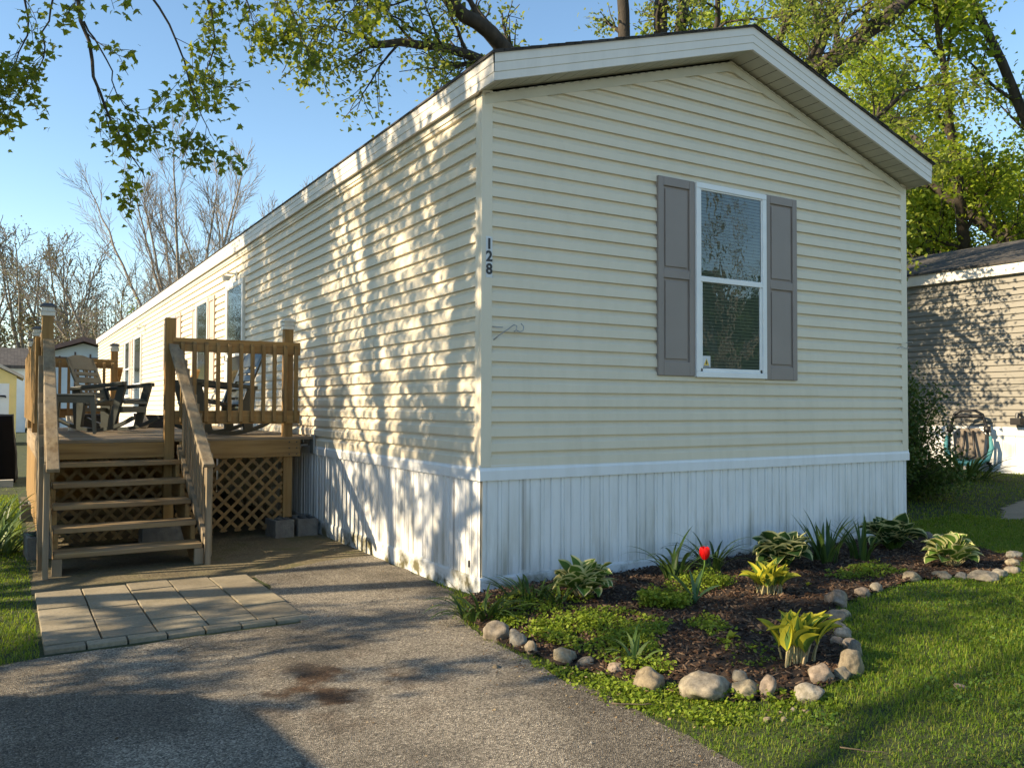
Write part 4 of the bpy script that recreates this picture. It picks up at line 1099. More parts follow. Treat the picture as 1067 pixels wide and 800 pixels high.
def minivan():
    V = thing("minivan", "silver minivan parked on the driveway, its rounded tail towards the lawn", "car", (-5.6, -2.45, 0))
    body = [(-5.3, .35), (-5.3, .75), (-5.0, .95), (-4.2, 1.05), (-3.4, 1.62), (-2.9, 1.74), (-1.5, 1.76), (-.75, 1.72), (-.42, 1.60), (-.25, 1.30), (-.16, .9), (-.14, .5), (-.25, .35)]
    m = MB()
    def sec(f, x): return [(x, y, .35+(z-.35)*f if z > 1.0 else z) for y, z in body]
    secs = [sec(.93, -6.80), sec(1.0, -6.58), sec(1.0, -5.18), sec(.93, -4.96)]; n = len(body); vs = [p for s in secs for p in s]
    fs = [tuple(range(n)), tuple(range(3*n, 4*n))[::-1]]
    for s in range(3): fs += [(s*n+i, (s+1)*n+i, (s+1)*n+(i+1) % n, s*n+(i+1) % n) for i in range(n)]
    m.add(vs, fs); m.build("body", MAT['carpaint'], V, fix=True, bevel=.03)
    V.location = (V.location.x+.22, V.location.y-.02, 0)
    for y in (-4.2, -1.2):
        for x in (-6.73, -5.03):
            w = MB(); w.tube([(x-.1, y, .33), (x+.1, y, .33)], .33, 20); wo_ = w.build("wheel", MAT['tyre'], V)
            q = MB(); q.tube([(x-.105, y, .33), (x+.105, y, .33)], .2, 14); q.build("rim", MAT['metal'], wo_)
    for y0, y1 in ((-3.3, -2.5), (-2.4, -1.5), (-1.4, -.65)):
        g = MB(); g.box(-4.98, -4.935, y0, y1, 1.08, 1.52); g.build("window", MAT['carglass'], V)
minivan()

# ------------------------------------------------------------------ plants
def leaf_strip(mb, base, az, length, width, lift, arch, mats=(0, 0), margin=0.0, nseg=6, fold=.25, twist=0.0, shape='ovate', stem=0.0, stemw=.006, stem_mat=2):
    """one leaf: optional petiole, then a blade that bends over. mats=(body, edge)"""
    base = Vector(base); d = Vector((math.cos(az), math.sin(az), 0)); side = Vector((-math.sin(az), math.cos(az), 0))
    pos = base.copy(); ang = lift
    if stem:
        ps = [pos.copy()]
        for k in range(3):
            pos = pos + (d*math.cos(ang)+Vector((0,0,1))*math.sin(ang))*stem/3; ang -= arch*.12; ps.append(pos.copy())
        mb.tube(ps, [stemw, stemw*.9, stemw*.8, stemw*.7], 4, stem_mat, cap=False)
    rows = []
    for k in range(nseg+1):
        t = k/nseg
        if shape == 'ovate': w = width*(math.sin(math.pi*min(1, t**.72))**.9 if 0 < t < 1 else 0.0)
        elif shape == 'strap': w = width*(1-.0*t)*(1 if t < .45 else 1-((t-.45)/.55)**1.6)
        else: w = width*(.35+.65*math.sin(math.pi*min(.5, t*.9+.05))) * (1 if t < .5 else 1-((t-.5)/.5)**2)
        n = (d*(-math.sin(ang))+Vector((0,0,1))*math.cos(ang))
        sd = side*math.cos(twist*t)+n*math.sin(twist*t)
        up = n*fold*w
        rows.append((pos.copy(), sd, w, up))
        pos = pos + (d*math.cos(ang)+Vector((0,0,1))*math.sin(ang))*length/nseg
        ang -= arch/nseg
    vs = []; fs = []; mi = []
    if margin:
        for p, sd, w, up in rows:
            i = max(0, w-margin) if w > margin*1.3 else w*.35
            vs += [p-sd*w+up, p-sd*i+up*.75*(i/max(w, 1e-6)), p, p+sd*i+up*.75*(i/max(w, 1e-6)), p+sd*w+up]
        for k in range(nseg):
            for c in range(4):
                fs.append((k*5+c, k*5+c+1, (k+1)*5+c+1, (k+1)*5+c)); mi.append(mats[1] if c in (0, 3) or k == nseg-1 and c in (0, 3) else mats[0])
    else:
        for p, sd, w, up in rows: vs += [p-sd*w+up, p, p+sd*w+up]
        for k in range(nseg):
            for c in range(2): fs.append((k*3+c, k*3+c+1, (k+1)*3+c+1, (k+1)*3+c)); mi.append(mats[0])
    b = len(mb.v); mb.v += [tuple(v) for v in vs]
    for f, m_ in zip(fs, mi): mb.f.append(tuple(b+i for i in f)); mb.mi.append(m_)

def hosta(label, x, y, rad, hgt, n, seed, kind='white', upright=False, group="hostas in the flower bed"):
    rg = random.Random(seed); mb = MB(); z = zbed(x, y)-.005
    for k in range(n):
        t = (k+.5)/n; a = rg.uniform(0, 2*math.pi)
        r0_ = rad*.16*math.sqrt(rg.random()); bx, by = x+r0_*math.cos(a), y+r0_*math.sin(a)
        if upright:
            bx += rg.uniform(-1, 1)*rad*.5; by += rg.uniform(-1, 1)*rad*.25
            leaf_strip(mb, (bx, by, z), rg.uniform(0, 6.28), hgt*rg.uniform(.55, .75), rad*rg.uniform(.2, .3), R(rg.uniform(72, 89)), R(rg.uniform(10, 70)), (0, 1), .018, 6, .7, rg.uniform(-.6, .6), 'ovate', hgt*rg.uniform(.25, .42), .006)
        else:
            inner = 1-t
            lift = R(50+36*inner+rg.uniform(-12, 10))
            st = hgt*rg.uniform(.35, .65)*(0.75+.35*inner)
            leaf_strip(mb, (bx, by, z), a+rg.uniform(-.5, .5), rad*rg.uniform(.42, .60), rad*rg.uniform(.19, .26), lift, R(rg.uniform(15, 85)), (0, 1), .011, 6, rg.uniform(.1, .6), rg.uniform(-.8, .8), 'ovate', st, .005)
    m = {'white': [MAT['hosta'], MAT['hosta_edge'], MAT['hosta_stem']], 'dark': [MAT['hosta_dark'], MAT['hosta_edge'], MAT['hosta']], 'gold': [MAT['hosta'], MAT['hosta_gold'], MAT['hosta_stem']]}[kind]
    o = mb.build("hosta", m, None, (x, y, z), smooth=True); return tag(o, label, "plant", group)

hosta("cream edged green hosta by the white skirting, nearest the house corner", 0.42, -0.56, .25, .22, 74, 1)
hosta("wide dark green hosta with thin pale leaf edges in front of the skirting", 2.34, -0.50, .29, .24, 90, 2, 'dark')
hosta("dark green pale edged hosta at the far right corner of the skirting", 3.78, -0.44, .30, .27, 90, 3, 'dark')
hosta("bright cream edged hosta at the far right end of the bed by the border stones", 3.55, -1.10, .25, .25, 74, 4)
hosta("yellow green upright hosta shoots just in front of the wide dark hosta", 1.58, -1.06, .15, .22, 40, 5, 'gold', True)
hosta("golden upright hosta with fleshy pale stems inside the front bend of the stone border", 0.52, -2.16, .165, .26, 34, 6, 'gold', True)

def strap_clump(name, label, x, y, n, length, width, seed, mat, lift=(55, 85), arch=(60, 120), spread=.05, group=None, cat="plant", z=None):
    rg = random.Random(seed); mb = MB(); z = zbed(x, y)-.01 if z is None else z
    for k in range(n):
        a = rg.uniform(0, 6.283); r_ = spread*math.sqrt(rg.random())
        leaf_strip(mb, (x+r_*math.cos(a), y+r_*math.sin(a), z), a+rg.uniform(-.7, .7), length*rg.uniform(.6, 1.1), width*rg.uniform(.7, 1.15), R(rg.uniform(*lift)), R(rg.uniform(*arch)), (0, 0), 0, 7, .3, rg.uniform(-.4, .4), 'strap')
    o = mb.build(name, mat, None, (x, y, z), smooth=True); return tag(o, label, cat, group)
DG = "daylily clumps in the flower bed"
strap_clump("daylily", "dark daylily tuft against the skirting left of the red tulip", 1.30, -0.45, 26, .42, .011, 11, MAT['strap'], spread=.07, group=DG)
strap_clump("daylily", "dark daylily tuft against the skirting right behind the red tulip", 1.72, -0.38, 26, .44, .011, 12, MAT['strap'], spread=.07, group=DG)
strap_clump("daylily", "tall green daylily between the two dark hostas", 2.78, -0.55, 34, .42, .012, 13, MAT['strap'], (65, 88), (20, 70), .09, DG)
strap_clump("daylily", "daylily leaves right of the tall clump, close to the far corner hosta", 3.12, -0.62, 26, .38, .011, 14, MAT['strap'], (65, 88), (20, 70), .08, DG)
strap_clump("daylily", "ragged green tuft at the house corner beside the first border stones", -0.30, -0.52, 46, .30, .010, 15, MAT['strap'], (40, 80), (50, 110), .12, DG)
strap_clump("daylily", "low grassy tuft under the skirting corner by the nearest hosta", 0.12, -0.40, 34, .26, .008, 16, MAT['strap'], (40, 80), (40, 90), .12, DG)
strap_clump("daylily", "few thin blades at the left foot of the nearest hosta", 0.20, -0.62, 12, .22, .009, 17, MAT['strap'], (50, 80), (40, 90), .05, DG)
strap_clump("iris_shoot", "pale green iris shoots among the bright weeds", -0.06, -1.66, 13, .22, .011, 18, MAT['strap_pale'], (35, 85), (30, 100), .05)
strap_clump("daylily", "big dark daylily clump on the lawn below the toddler carrier", 9.55, 2.32, 90, .85, .018, 19, MAT['strap'], (40, 80), (50, 110), .25, None, z=.12)
strap_clump("daylily", "leafy daylily at the left edge beside the deck's concrete blocks", -2.80, 3.5, 80, .55, .016, 20, MAT['strap_pale'], (45, 85), (40, 100), .16, None, z=.0)
strap_clump("daylily", "dark leafy clump further back along the deck's outer side", -2.85, 4.6, 60, .55, .016, 21, MAT['strap'], (45, 85), (40, 100), .16, None, z=.0)
strap_clump("fallen_leaf", "single flat green leaf lying on the mulch", 0.58, -1.48, 2, .12, .014, 22, MAT['strap_pale'], (15, 25), (20, 40), .02, None, "leaf")

def tulip():
    x, y = 0.93, -1.04; z = zbed(x, y)
    T = thing("tulip", "single red tulip on a tall stem with broad blue green leaves", "flower", (x, y, z))
    top = Vector((1.10, -0.95, z+.245)); m = MB(); pts = [Vector((x, y, z)), Vector((x+.04, y+.02, z+.08)), Vector((x+.11, y+.05, z+.16)), Vector((1.095, -.955, z+.21)), top]
    m.tube(pts, [.006, .0055, .005, .005, .006], 6); m.build("stem", MAT['hosta'], T, smooth=True)
    m = MB()
    for k in range(6):
        a = k*math.pi/3; r_ = .014 if k % 2 else .010
        d = Vector((math.cos(a), math.sin(a), 0)); s = Vector((-math.sin(a), math.cos(a), 0)); rows = []
        for t in range(7):
            u = t/6; rr = .034*math.sin(math.pi*(.12+(.52 if k % 2 else .60)*u)); w = .024*math.sin(math.pi*(.12+.80*u))**.8
            c = top+d*rr+Vector((0,0,.078*u)); rows += [c-s*w-d*w*.35, c, c+s*w-d*w*.35]
        m.add(rows, [(t*3+c, t*3+c+1, t*3+c+4, t*3+c+3) for t in range(6) for c in range(2)])
    m.build("flower_head", MAT['petal'], T, smooth=True)
    for a, l, li, ar, w in ((R(150), .27, 60, 25, .022), (R(30), .26, 60, 30, .017), (R(80), .22, 80, 15, .016), (R(-40), .2, 55, 40, .016)):
        m = MB(); leaf_strip(m, (x, y, z), a, l, w, R(li), R(ar), (0, 0), 0, 8, .6, .5, 'tulip'); m.build("leaf", MAT['tulip_leaf'], T, smooth=True)
tulip()

def sprout(label, x, y, s, seed):
    rg = random.Random(seed); mb = MB(); z = zbed(x, y)
    for k in range(9): leaf_strip(mb, (x, y, z), rg.uniform(0, 6.28), s*rg.uniform(.7, 1.1), s*.28, R(rg.uniform(50, 85)), R(rg.uniform(40, 110)), (0, 0), 0, 5, .5, 0, 'ovate')
    o = mb.build("hosta_sprout", MAT['hosta_gold'], None, (x, y, z), smooth=True); tag(o, label, "sprout", "yellow sprouts in the mulch")
sprout("largest yellow sprout in open mulch left of the golden hosta", .56, -1.70, .055, 31)
sprout("tiny yellow sprout between the golden hosta and the larger sprout", .54, -1.88, .028, 32)
sprout("small yellow sprout right of the upright yellow green shoots", 1.99, -1.02, .035, 33)

# ------------------------------------------------------------------ border stones
def stone(label, x, y, w, h, seed, d=None, rz=0, sink=.25, group="stones round the flower bed", cat="stone", name="border_stone", angular=False):
    rg = random.Random(seed); bm = bmesh.new(); bmesh.ops.create_icosphere(bm, subdivisions=4 if w > .07 else 3, radius=1)
    o3 = Vector((seed*7.3, seed*3.1, seed*1.7)); d = d or w*rg.uniform(.7, .95)
    planes = [(Vector((rg.gauss(0, 1), rg.gauss(0, 1), rg.gauss(0, .8))).normalized(), rg.uniform(.62, .88)) for _ in range(9 if angular else 5)]
    for v in bm.verts:
        p = v.co.copy()
        for n, c in planes:
            q = p.dot(n)
            if q > c: p -= n*(q-c)*(.85 if angular else .6)
        p *= 1+.26*mnoise.noise(p*1.1+o3)+.09*mnoise.noise(p*3.4+o3)+.03*mnoise.noise(p*9+o3)
        v.co = Vector((p.x*w/2*1.08, p.y*d/2*1.08, p.z*h*.60))
    me = bpy.data.meshes.new(name); bm.to_mesh(me); bm.free()
    z = zbed(x, y) if name == "border_stone" else gz(x, y)
    o = link_mesh(name, me, MAT['stone'], None, (x, y, z+h*.12), smooth=True); o.rotation_euler = (rg.uniform(-.15, .15), rg.uniform(-.15, .15), rz or rg.uniform(0, 3.1))
    return tag(o, label, cat, group)
ST = [
 ("A", -.40, -.90, .155, .115, "rounded tan stone beside the driveway, first from the house corner"),
 ("B", -.37, -1.05, .105, .115, "pale upright stone beside the driveway, second from the house corner"),
 ("C", -.37, -1.20, .085, .075, "small brownish stone beside the driveway, third from the house corner"),
 ("D", -.31, -1.42, .15, .08, "mossy stone half sunk in weeds left of the pale iris shoots"),
 ("E", -.26, -1.53, .085, .06, "small pale stone nearly hidden in the bright weeds"),
 ("F", -.20, -1.69, .085, .05, "low flat stone buried in weeds below the iris shoots"),
 ("G", -.23, -1.96, .16, .125, "tall mossy stone with a pointed top at the driveway side of the bed"),
 ("H", -.10, -2.18, .24, .115, "largest long grey green stone along the front of the bed"),
 ("I1", .10, -2.20, .075, .085, "small grey stone leaning behind the wedge shaped stone"),
 ("I2", .03, -2.30, .12, .075, "wedge shaped grey stone right of the largest long stone"),
 ("J", .10, -2.36, .095, .11, "pale speckled egg shaped stone at the front of the bed"),
 ("K", .21, -2.48, .125, .075, "pinkish low stone at the foremost point of the border"),
 ("L", .42, -2.38, .12, .095, "smooth cream stone below the golden hosta"),
 ("M", .53, -2.41, .09, .065, "mossy yellowish stone wedged between the cream and the big grey stone"),
 ("N", .64, -2.37, .145, .135, "big round light grey stone at the bend of the border"),
 ("O", .97, -2.12, .085, .07, "reddish tan stone above the big round grey stone"),
 ("O2", .90, -2.20, .10, .095, "dark brown stone tucked behind the big round grey stone"),
 ("P", .98, -2.03, .075, .055, "flat grey stone left of the reddish tan stone"),
 ("Q", 1.12, -1.96, .095, .065, "yellow mossy stone on the right side of the bed"),
 ("R", 1.23, -1.85, .12, .065, "pale flat stone just above the yellow mossy stone"),
 ("S", 1.40, -1.71, .115, .07, "tan mottled stone where the border turns away from the lawn"),
 ("S2", 1.52, -1.66, .085, .06, "small dull stone behind the tan mottled stone"),
 ("T", 1.70, -1.48, .175, .115, "wide brown mossy boulder at the inner corner of the lawn"),
 ("U", 2.09, -1.38, .125, .07, "grey flat stone right of the wide brown boulder"),
 ("V", 2.30, -1.33, .10, .065, "slanting tan stone between lawn and mulch, right of the grey flat stone"),
 ("W", 2.82, -1.25, .155, .075, "bluish grey stone half in the grass midway along the right border"),
 ("X", 3.11, -1.29, .165, .07, "long dull stone left of the bright cream edged hosta"),
 ("X2", 3.21, -1.37, .09, .065, "small pale stone at the foot of the bright cream edged hosta"),
 ("Y", 3.30, -1.48, .235, .085, "wide mossy stone below the bright cream edged hosta"),
 ("Z", 3.53, -1.47, .115, .07, "cream rounded stone right of the wide mossy stone"),
 ("AA", 3.73, -1.46, .125, .07, "pinkish grey stone near the right edge of the border"),
 ("BB", 4.05, -1.30, .13, .07, "pale stone near the far right end of the border"),
 ("CC", 4.33, -1.15, .13, .07, "tan stone at the very end of the border by the lawn"),
 ("DD", 4.50, -.44, .12, .10, "dark stone behind the far corner hosta, nearer the lawn"),
 ("EE", 4.56, -.27, .12, .085, "dark stone behind the far corner hosta, nearer the skirting"),
]
for k, (nm, x, y, w, h, lb) in enumerate(ST): stone(lb, x, y, w*.93, h*.95, 41+k, angular=(k % 3 == 1))
stone("small grey stone lying alone on the driveway by the weeds", -.66, -1.33, .045, .032, 91, group=None, name="loose_stone")
stone("pinkish flat stone chip on the sunny lawn", .90, -2.74, .055, .03, 92, group=None, name="loose_stone", angular=True)
for k, (x, y, lb) in enumerate(((-.08, -2.52, "whitest quartz chip in the soil before the pinkish border stone"), (-.03, -2.56, "small quartz chip right of the whitest one"), (.07, -2.52, "brownish chip just below the pinkish border stone"), (.10, -2.56, "tan chip nearest the lawn below the pinkish border stone"))):
    stone(lb, x, y, .035, .022, 95+k, group="stone chips before the border", name="stone_chip", angular=True)
def stick(label, a, b, r_, seed):
    rg = random.Random(seed); a = Vector(a); b = Vector(b); pts = [a.lerp(b, k/6)+Vector((rg.uniform(-.008, .008), rg.uniform(-.008, .008), rg.uniform(0, .006))) for k in range(7)]
    m = MB(); m.tube(pts, [r_*(1-.08*k) for k in range(7)], 6); o = m.build("stick", MAT['twig'], None, tuple(a), smooth=True); tag(o, label, "stick")
stick("dry stick lying at the weedy edge of the driveway", (-.52, -2.08, .03), (-.36, -2.15, .02), .004, 1)
stick("thin bare twig lying in the foreground lawn", (-.18, -2.94, .075), (-.02, -3.03, .05), .003, 2)
stick("short twig lying on the sunlit driveway", (-1.95, -.30, .014), (-1.86, -.22, .014), .004, 3)

# ------------------------------------------------------------------ bush and toddler carrier on the right
def leaf_cloud(name, parent, pts, size, mat, rg, tmpl=None, up=.4, squash=1.0):
    """many single leaves at the points of an (N,3) array (world), random facing"""
    base = np.array(WL[parent.name]) if parent is not None else np.zeros(3)
    N = len(pts); t = TEMPLATES[tmpl or 'diamond']; K = len(t)
    n = rg.normal(size=(N, 3)); n[:, 2] = np.abs(n[:, 2])*squash+up; n /= np.linalg.norm(n, axis=1)[:, None]
    a = rg.normal(size=(N, 3)); a -= (a*n).sum(1)[:, None]*n; a /= np.linalg.norm(a, axis=1)[:, None]
    a[:, 2] -= .35; a /= np.linalg.norm(a, axis=1)[:, None]
    b = np.cross(n, a); b /= np.linalg.norm(b, axis=1)[:, None]; n = np.cross(a, b)
    s = size*rg.uniform(.6, 1.25, N)
    v = pts[:, None, :] - base + s[:, None, None]*(t[None, :, 1, None]*a[:, None, :] + t[None, :, 0, None]*b[:, None, :] + t[None, :, 2, None]*n[:, None, :])
    f = np.arange(N*K).reshape(N, K)
    me = fast_mesh(name, v.reshape(-1, 3), f)
    return link_mesh(name, me, mat, parent, None if parent is not None else (0, 0, 0))
def _maple():
    r_ = [(0, 0), (.10, .05), (.36, -.02), (.27, .17), (.56, .36), (.27, .42), (.20, .62), (0, 1.0)]
    q = r_ + [(-x, y) for x, y in r_[-2:0:-1]]
    return np.array([(x, y-.0, -.35*abs(x)-.12*y*y) for x, y in q])
TEMPLATES = {'diamond': np.array([(0, 0, 0), (.32, .45, -.06), (0, 1, -.12), (-.32, .45, -.06)]),
             'needle': np.array([(0, 0, 0), (.14, .4, 0), (0, 1, 0), (-.14, .4, 0)]),
             'maple': _maple(),
             'star': np.array([(0, 0, 0), (.42, .12, -.12), (.26, .45, -.05), (0, 1, -.12), (-.26, .45, -.05), (-.42, .12, -.12)]),
             'round': np.array([(0, 0, 0), (.3, .25, -.03), (.3, .7, -.03), (0, 1, -.05), (-.3, .7, -.03), (-.3, .25, -.03)])}

def bush():
    rg = np.random.default_rng(7); r2 = random.Random(7); cx, cy, zb = 6.95, 1.95, .06
    B = thing("bush", "dense dark green evergreen bush behind the far right corner of the home", "bush", (cx, cy, zb))
    m = MB(); P = []
    for k in range(120):
        a = r2.uniform(0, 6.283); e = R(r2.uniform(12, 88)); L = r2.uniform(.7, .95)*(1.06+.86*math.sin(e)**2)*1.0
        d = Vector((math.cos(a)*math.cos(e), math.sin(a)*math.cos(e), math.sin(e))); pts = [Vector((cx, cy, zb+.02))]
        for q in range(6):
            d = (d+Vector((r2.gauss(0, .12), r2.gauss(0, .12), r2.gauss(0, .06)+.04))).normalized(); pts.append(pts[-1]+d*L/6)
        m.tube(pts, [.014-.0019*q for q in range(7)], 4, cap=False)
        for q in range(2, 7):
            n = 70 if q > 3 else 44
            c = np.array(pts[q]); P.append(c+rg.normal(size=(n, 3))*np.array([.085, .085, .075]))
    m.build("stems", MAT['bark'], B); P = np.concatenate(P); P = P[P[:, 2] > zb]
    leaf_cloud("foliage", B, P, .048, MAT['yew'], rg, 'diamond', .5)
bush()

def carrier():
    T = thing("toddler_carrier", "black and teal framed toddler carrier leaning by the neighbouring white skirting", "child carrier", (10.72, 2.93, .25))
    c = Vector((10.72, 2.93, .25)); ax = Vector((.45, -.89, 0)).normalized(); back = Vector((.89, .45, 0)); up = Vector((0, 0, 1))
    P = lambda u, v, w=0: c+ax*u+up*v+back*w
    m = MB(); pts = [P(-.27, .12), P(-.29, .5), P(-.26, .72), P(-.20, .93), P(-.10, .99), P(.10, .99), P(.20, .93), P(.26, .72), P(.29, .5), P(.27, .12)]
    m.tube(pts, .024, 8); m.build("frame", MAT['black'], T, smooth=True)
    m = MB(); m.tube([P(-.21, .88), P(-.16, .90), P(.16, .90), P(.21, .88)], .03, 8); m.build("handle_grip", MAT['black'], T, smooth=True)
    for s in (-1, 1):
        m = MB(); m.tube([P(s*.27, .64), P(s*.265, .74)], [.055, .05], 10); m.build("hinge", MAT['black'], T, smooth=True)
        m = MB(); m.tube([P(s*.31, .58, -.03), P(s*.33, .40, -.06), P(s*.28, .22, -.1), P(s*.12, .13, -.14)], [.022, .036, .040, .022], 8); m.build("side_pad", MAT['teal'], T, smooth=True)
    m = MB(); q = [P(-.2, .16, .06), P(.2, .16, .06), P(.235, .6, .1), P(.15, .70, .12), P(-.15, .70, .12), P(-.235, .6, .1)]
    m.add(q+[p+back*.03 for p in q], [tuple(range(6)), tuple(range(6, 12))[::-1]]+[(i, i+6, (i+1)%6+6, (i+1)%6) for i in range(6)]); m.build("seat_back", MAT['beige'], T, fix=True, bevel=.01)
    m = MB(); q = [P(-.2, .16, -.2), P(.2, .16, -.2), P(.22, .2, .06), P(-.22, .2, .06)]; m.add(q+[p-up*.06 for p in q], [(0,1,2,3), (7,6,5,4), (0,4,5,1), (1,5,6,2), (2,6,7,3), (3,7,4,0)]); m.build("seat", MAT['teal'], T, bevel=.01)
    for s in (-1, 1):
        m = MB(); m.tube([P(s*.06, .66, .09), P(s*.07, .45, .02), P(s*.10, .25, -.02), P(0, .2, -.1)], .018, 6); m.build("strap", MAT['black'], T, smooth=True)
    m = MB(); pts = [P(-.02+.11*math.cos(t*.55)*(1-.04*t), .78+.07*math.sin(t*.55), -.02) for t in range(11)]; m.tube(pts, .007, 5, cap=False); m.build("cord", MAT['black'], T, smooth=True)
    for s in (-1, 1):
        m = MB(); m.tube([P(s*.30-.02, .08, .05), P(s*.30+.02, .08, .05)], .08, 14); m.build("wheel", MAT['tyre'], T)
carrier()

# ------------------------------------------------------------------ trees
class Tree:
    def __init__(s, name, label, loc, seed, bark, leafm, group=None):
        s.rng = np.random.default_rng(seed); s.T = thing(name, label, "tree", loc, group); s.mb = MB(); s.tw = []; s.bark = bark; s.leafm = leafm
    def limb(s, pts, r0_, r1_, n=8, sub=4, wob=.0):
        P = [np.array(p, float) for p in pts]; out = []
        for i in range(len(P)-1):
            p0, p1, p2, p3 = P[max(i-1, 0)], P[i], P[i+1], P[min(i+2, len(P)-1)]
            for k in range(sub):
                t = k/sub
                q = .5*((2*p1)+(-p0+p2)*t+(2*p0-5*p1+4*p2-p3)*t*t+(-p0+3*p1-3*p2+p3)*t**3)
                out.append(q + (s.rng.normal(size=3)*wob if (i or k) else 0))
        out.append(P[-1]); m = len(out)
        rad = [r0_+(r1_-r0_)*(k/(m-1))**.8 for k in range(m)]
        s.mb.tube([tuple(q) for q in out], rad, n, cap=True)
        return out, rad
    def grow(s, p, d, L, r, lvl, cfg):
        nseg = cfg['seg'][lvl]; pts = [np.array(p, float)]; d = np.array(d, float)/np.linalg.norm(d); up = cfg['up'][lvl]; wob = cfg['wob']
        for k in range(nseg):
            d = d + s.rng.normal(size=3)*wob + np.array([0, 0, up]); d /= np.linalg.norm(d); pts.append(pts[-1]+d*L/nseg)
        last = lvl == cfg['max']
        rad = [max(cfg['rmin'], r*(1-(.92 if last else .78)*k/nseg)) for k in range(nseg+1)]
        s.mb.tube([tuple(q) for q in pts], rad, 5 if lvl == 0 else (4 if lvl < 3 else 3), cap=False)
        if last or lvl >= cfg.get('leaf_from', 9): s.tw.append(pts)
        if not last: s.kids(pts, rad, lvl+1, cfg, L)
    def kids(s, pts, rad, lvl, cfg, L, t0=.25):
        n = cfg['n'][lvl]; m = len(pts)
        for k in range(n):
            t = t0+(1-t0)*(k+s.rng.random()*.8)/n; f = min(t, .999)*(m-1); i = int(f); p = pts[i]+(pts[i+1]-pts[i])*(f-i)
            d = pts[i+1]-pts[i]; d = d/np.linalg.norm(d); v = s.rng.normal(size=3); v -= v.dot(d)*d; v /= np.linalg.norm(v)
            a = R(cfg['ang'])*s.rng.uniform(.65, 1.25); dd = d*math.cos(a)+v*math.sin(a)
            s.grow(p, dd, L*cfg['ratio']*s.rng.uniform(.7, 1.2)*(1-.35*t), rad[min(i, len(rad)-1)]*.42, lvl, cfg)
    def done(s, per=10, size=.08, spread=.12, tmpl='star', droop=0.0, up=.4):
        s.mb.build("trunk", s.bark, s.T, smooth=True)
        if s.leafm is None or not s.tw: return s.T
        P = []
        for j, pts in enumerate(s.tw):
            n = per if not isinstance(per, list) else next(q for lim, q in per if j < lim)
            a = np.array(pts); f = s.rng.uniform(.15, 1, n)*(len(a)-1); i = np.minimum(f.astype(int), len(a)-2)
            c = a[i]+(a[i+1]-a[i])*(f-i)[:, None] + s.rng.normal(size=(n, 3))*spread; c[:, 2] -= droop*s.rng.random(n); P.append(c)
        P = np.concatenate(P); s.count = len(P)
        leaf_cloud("crown", s.T, P, size, s.leafm, s.rng, tmpl, up)
        return s.T

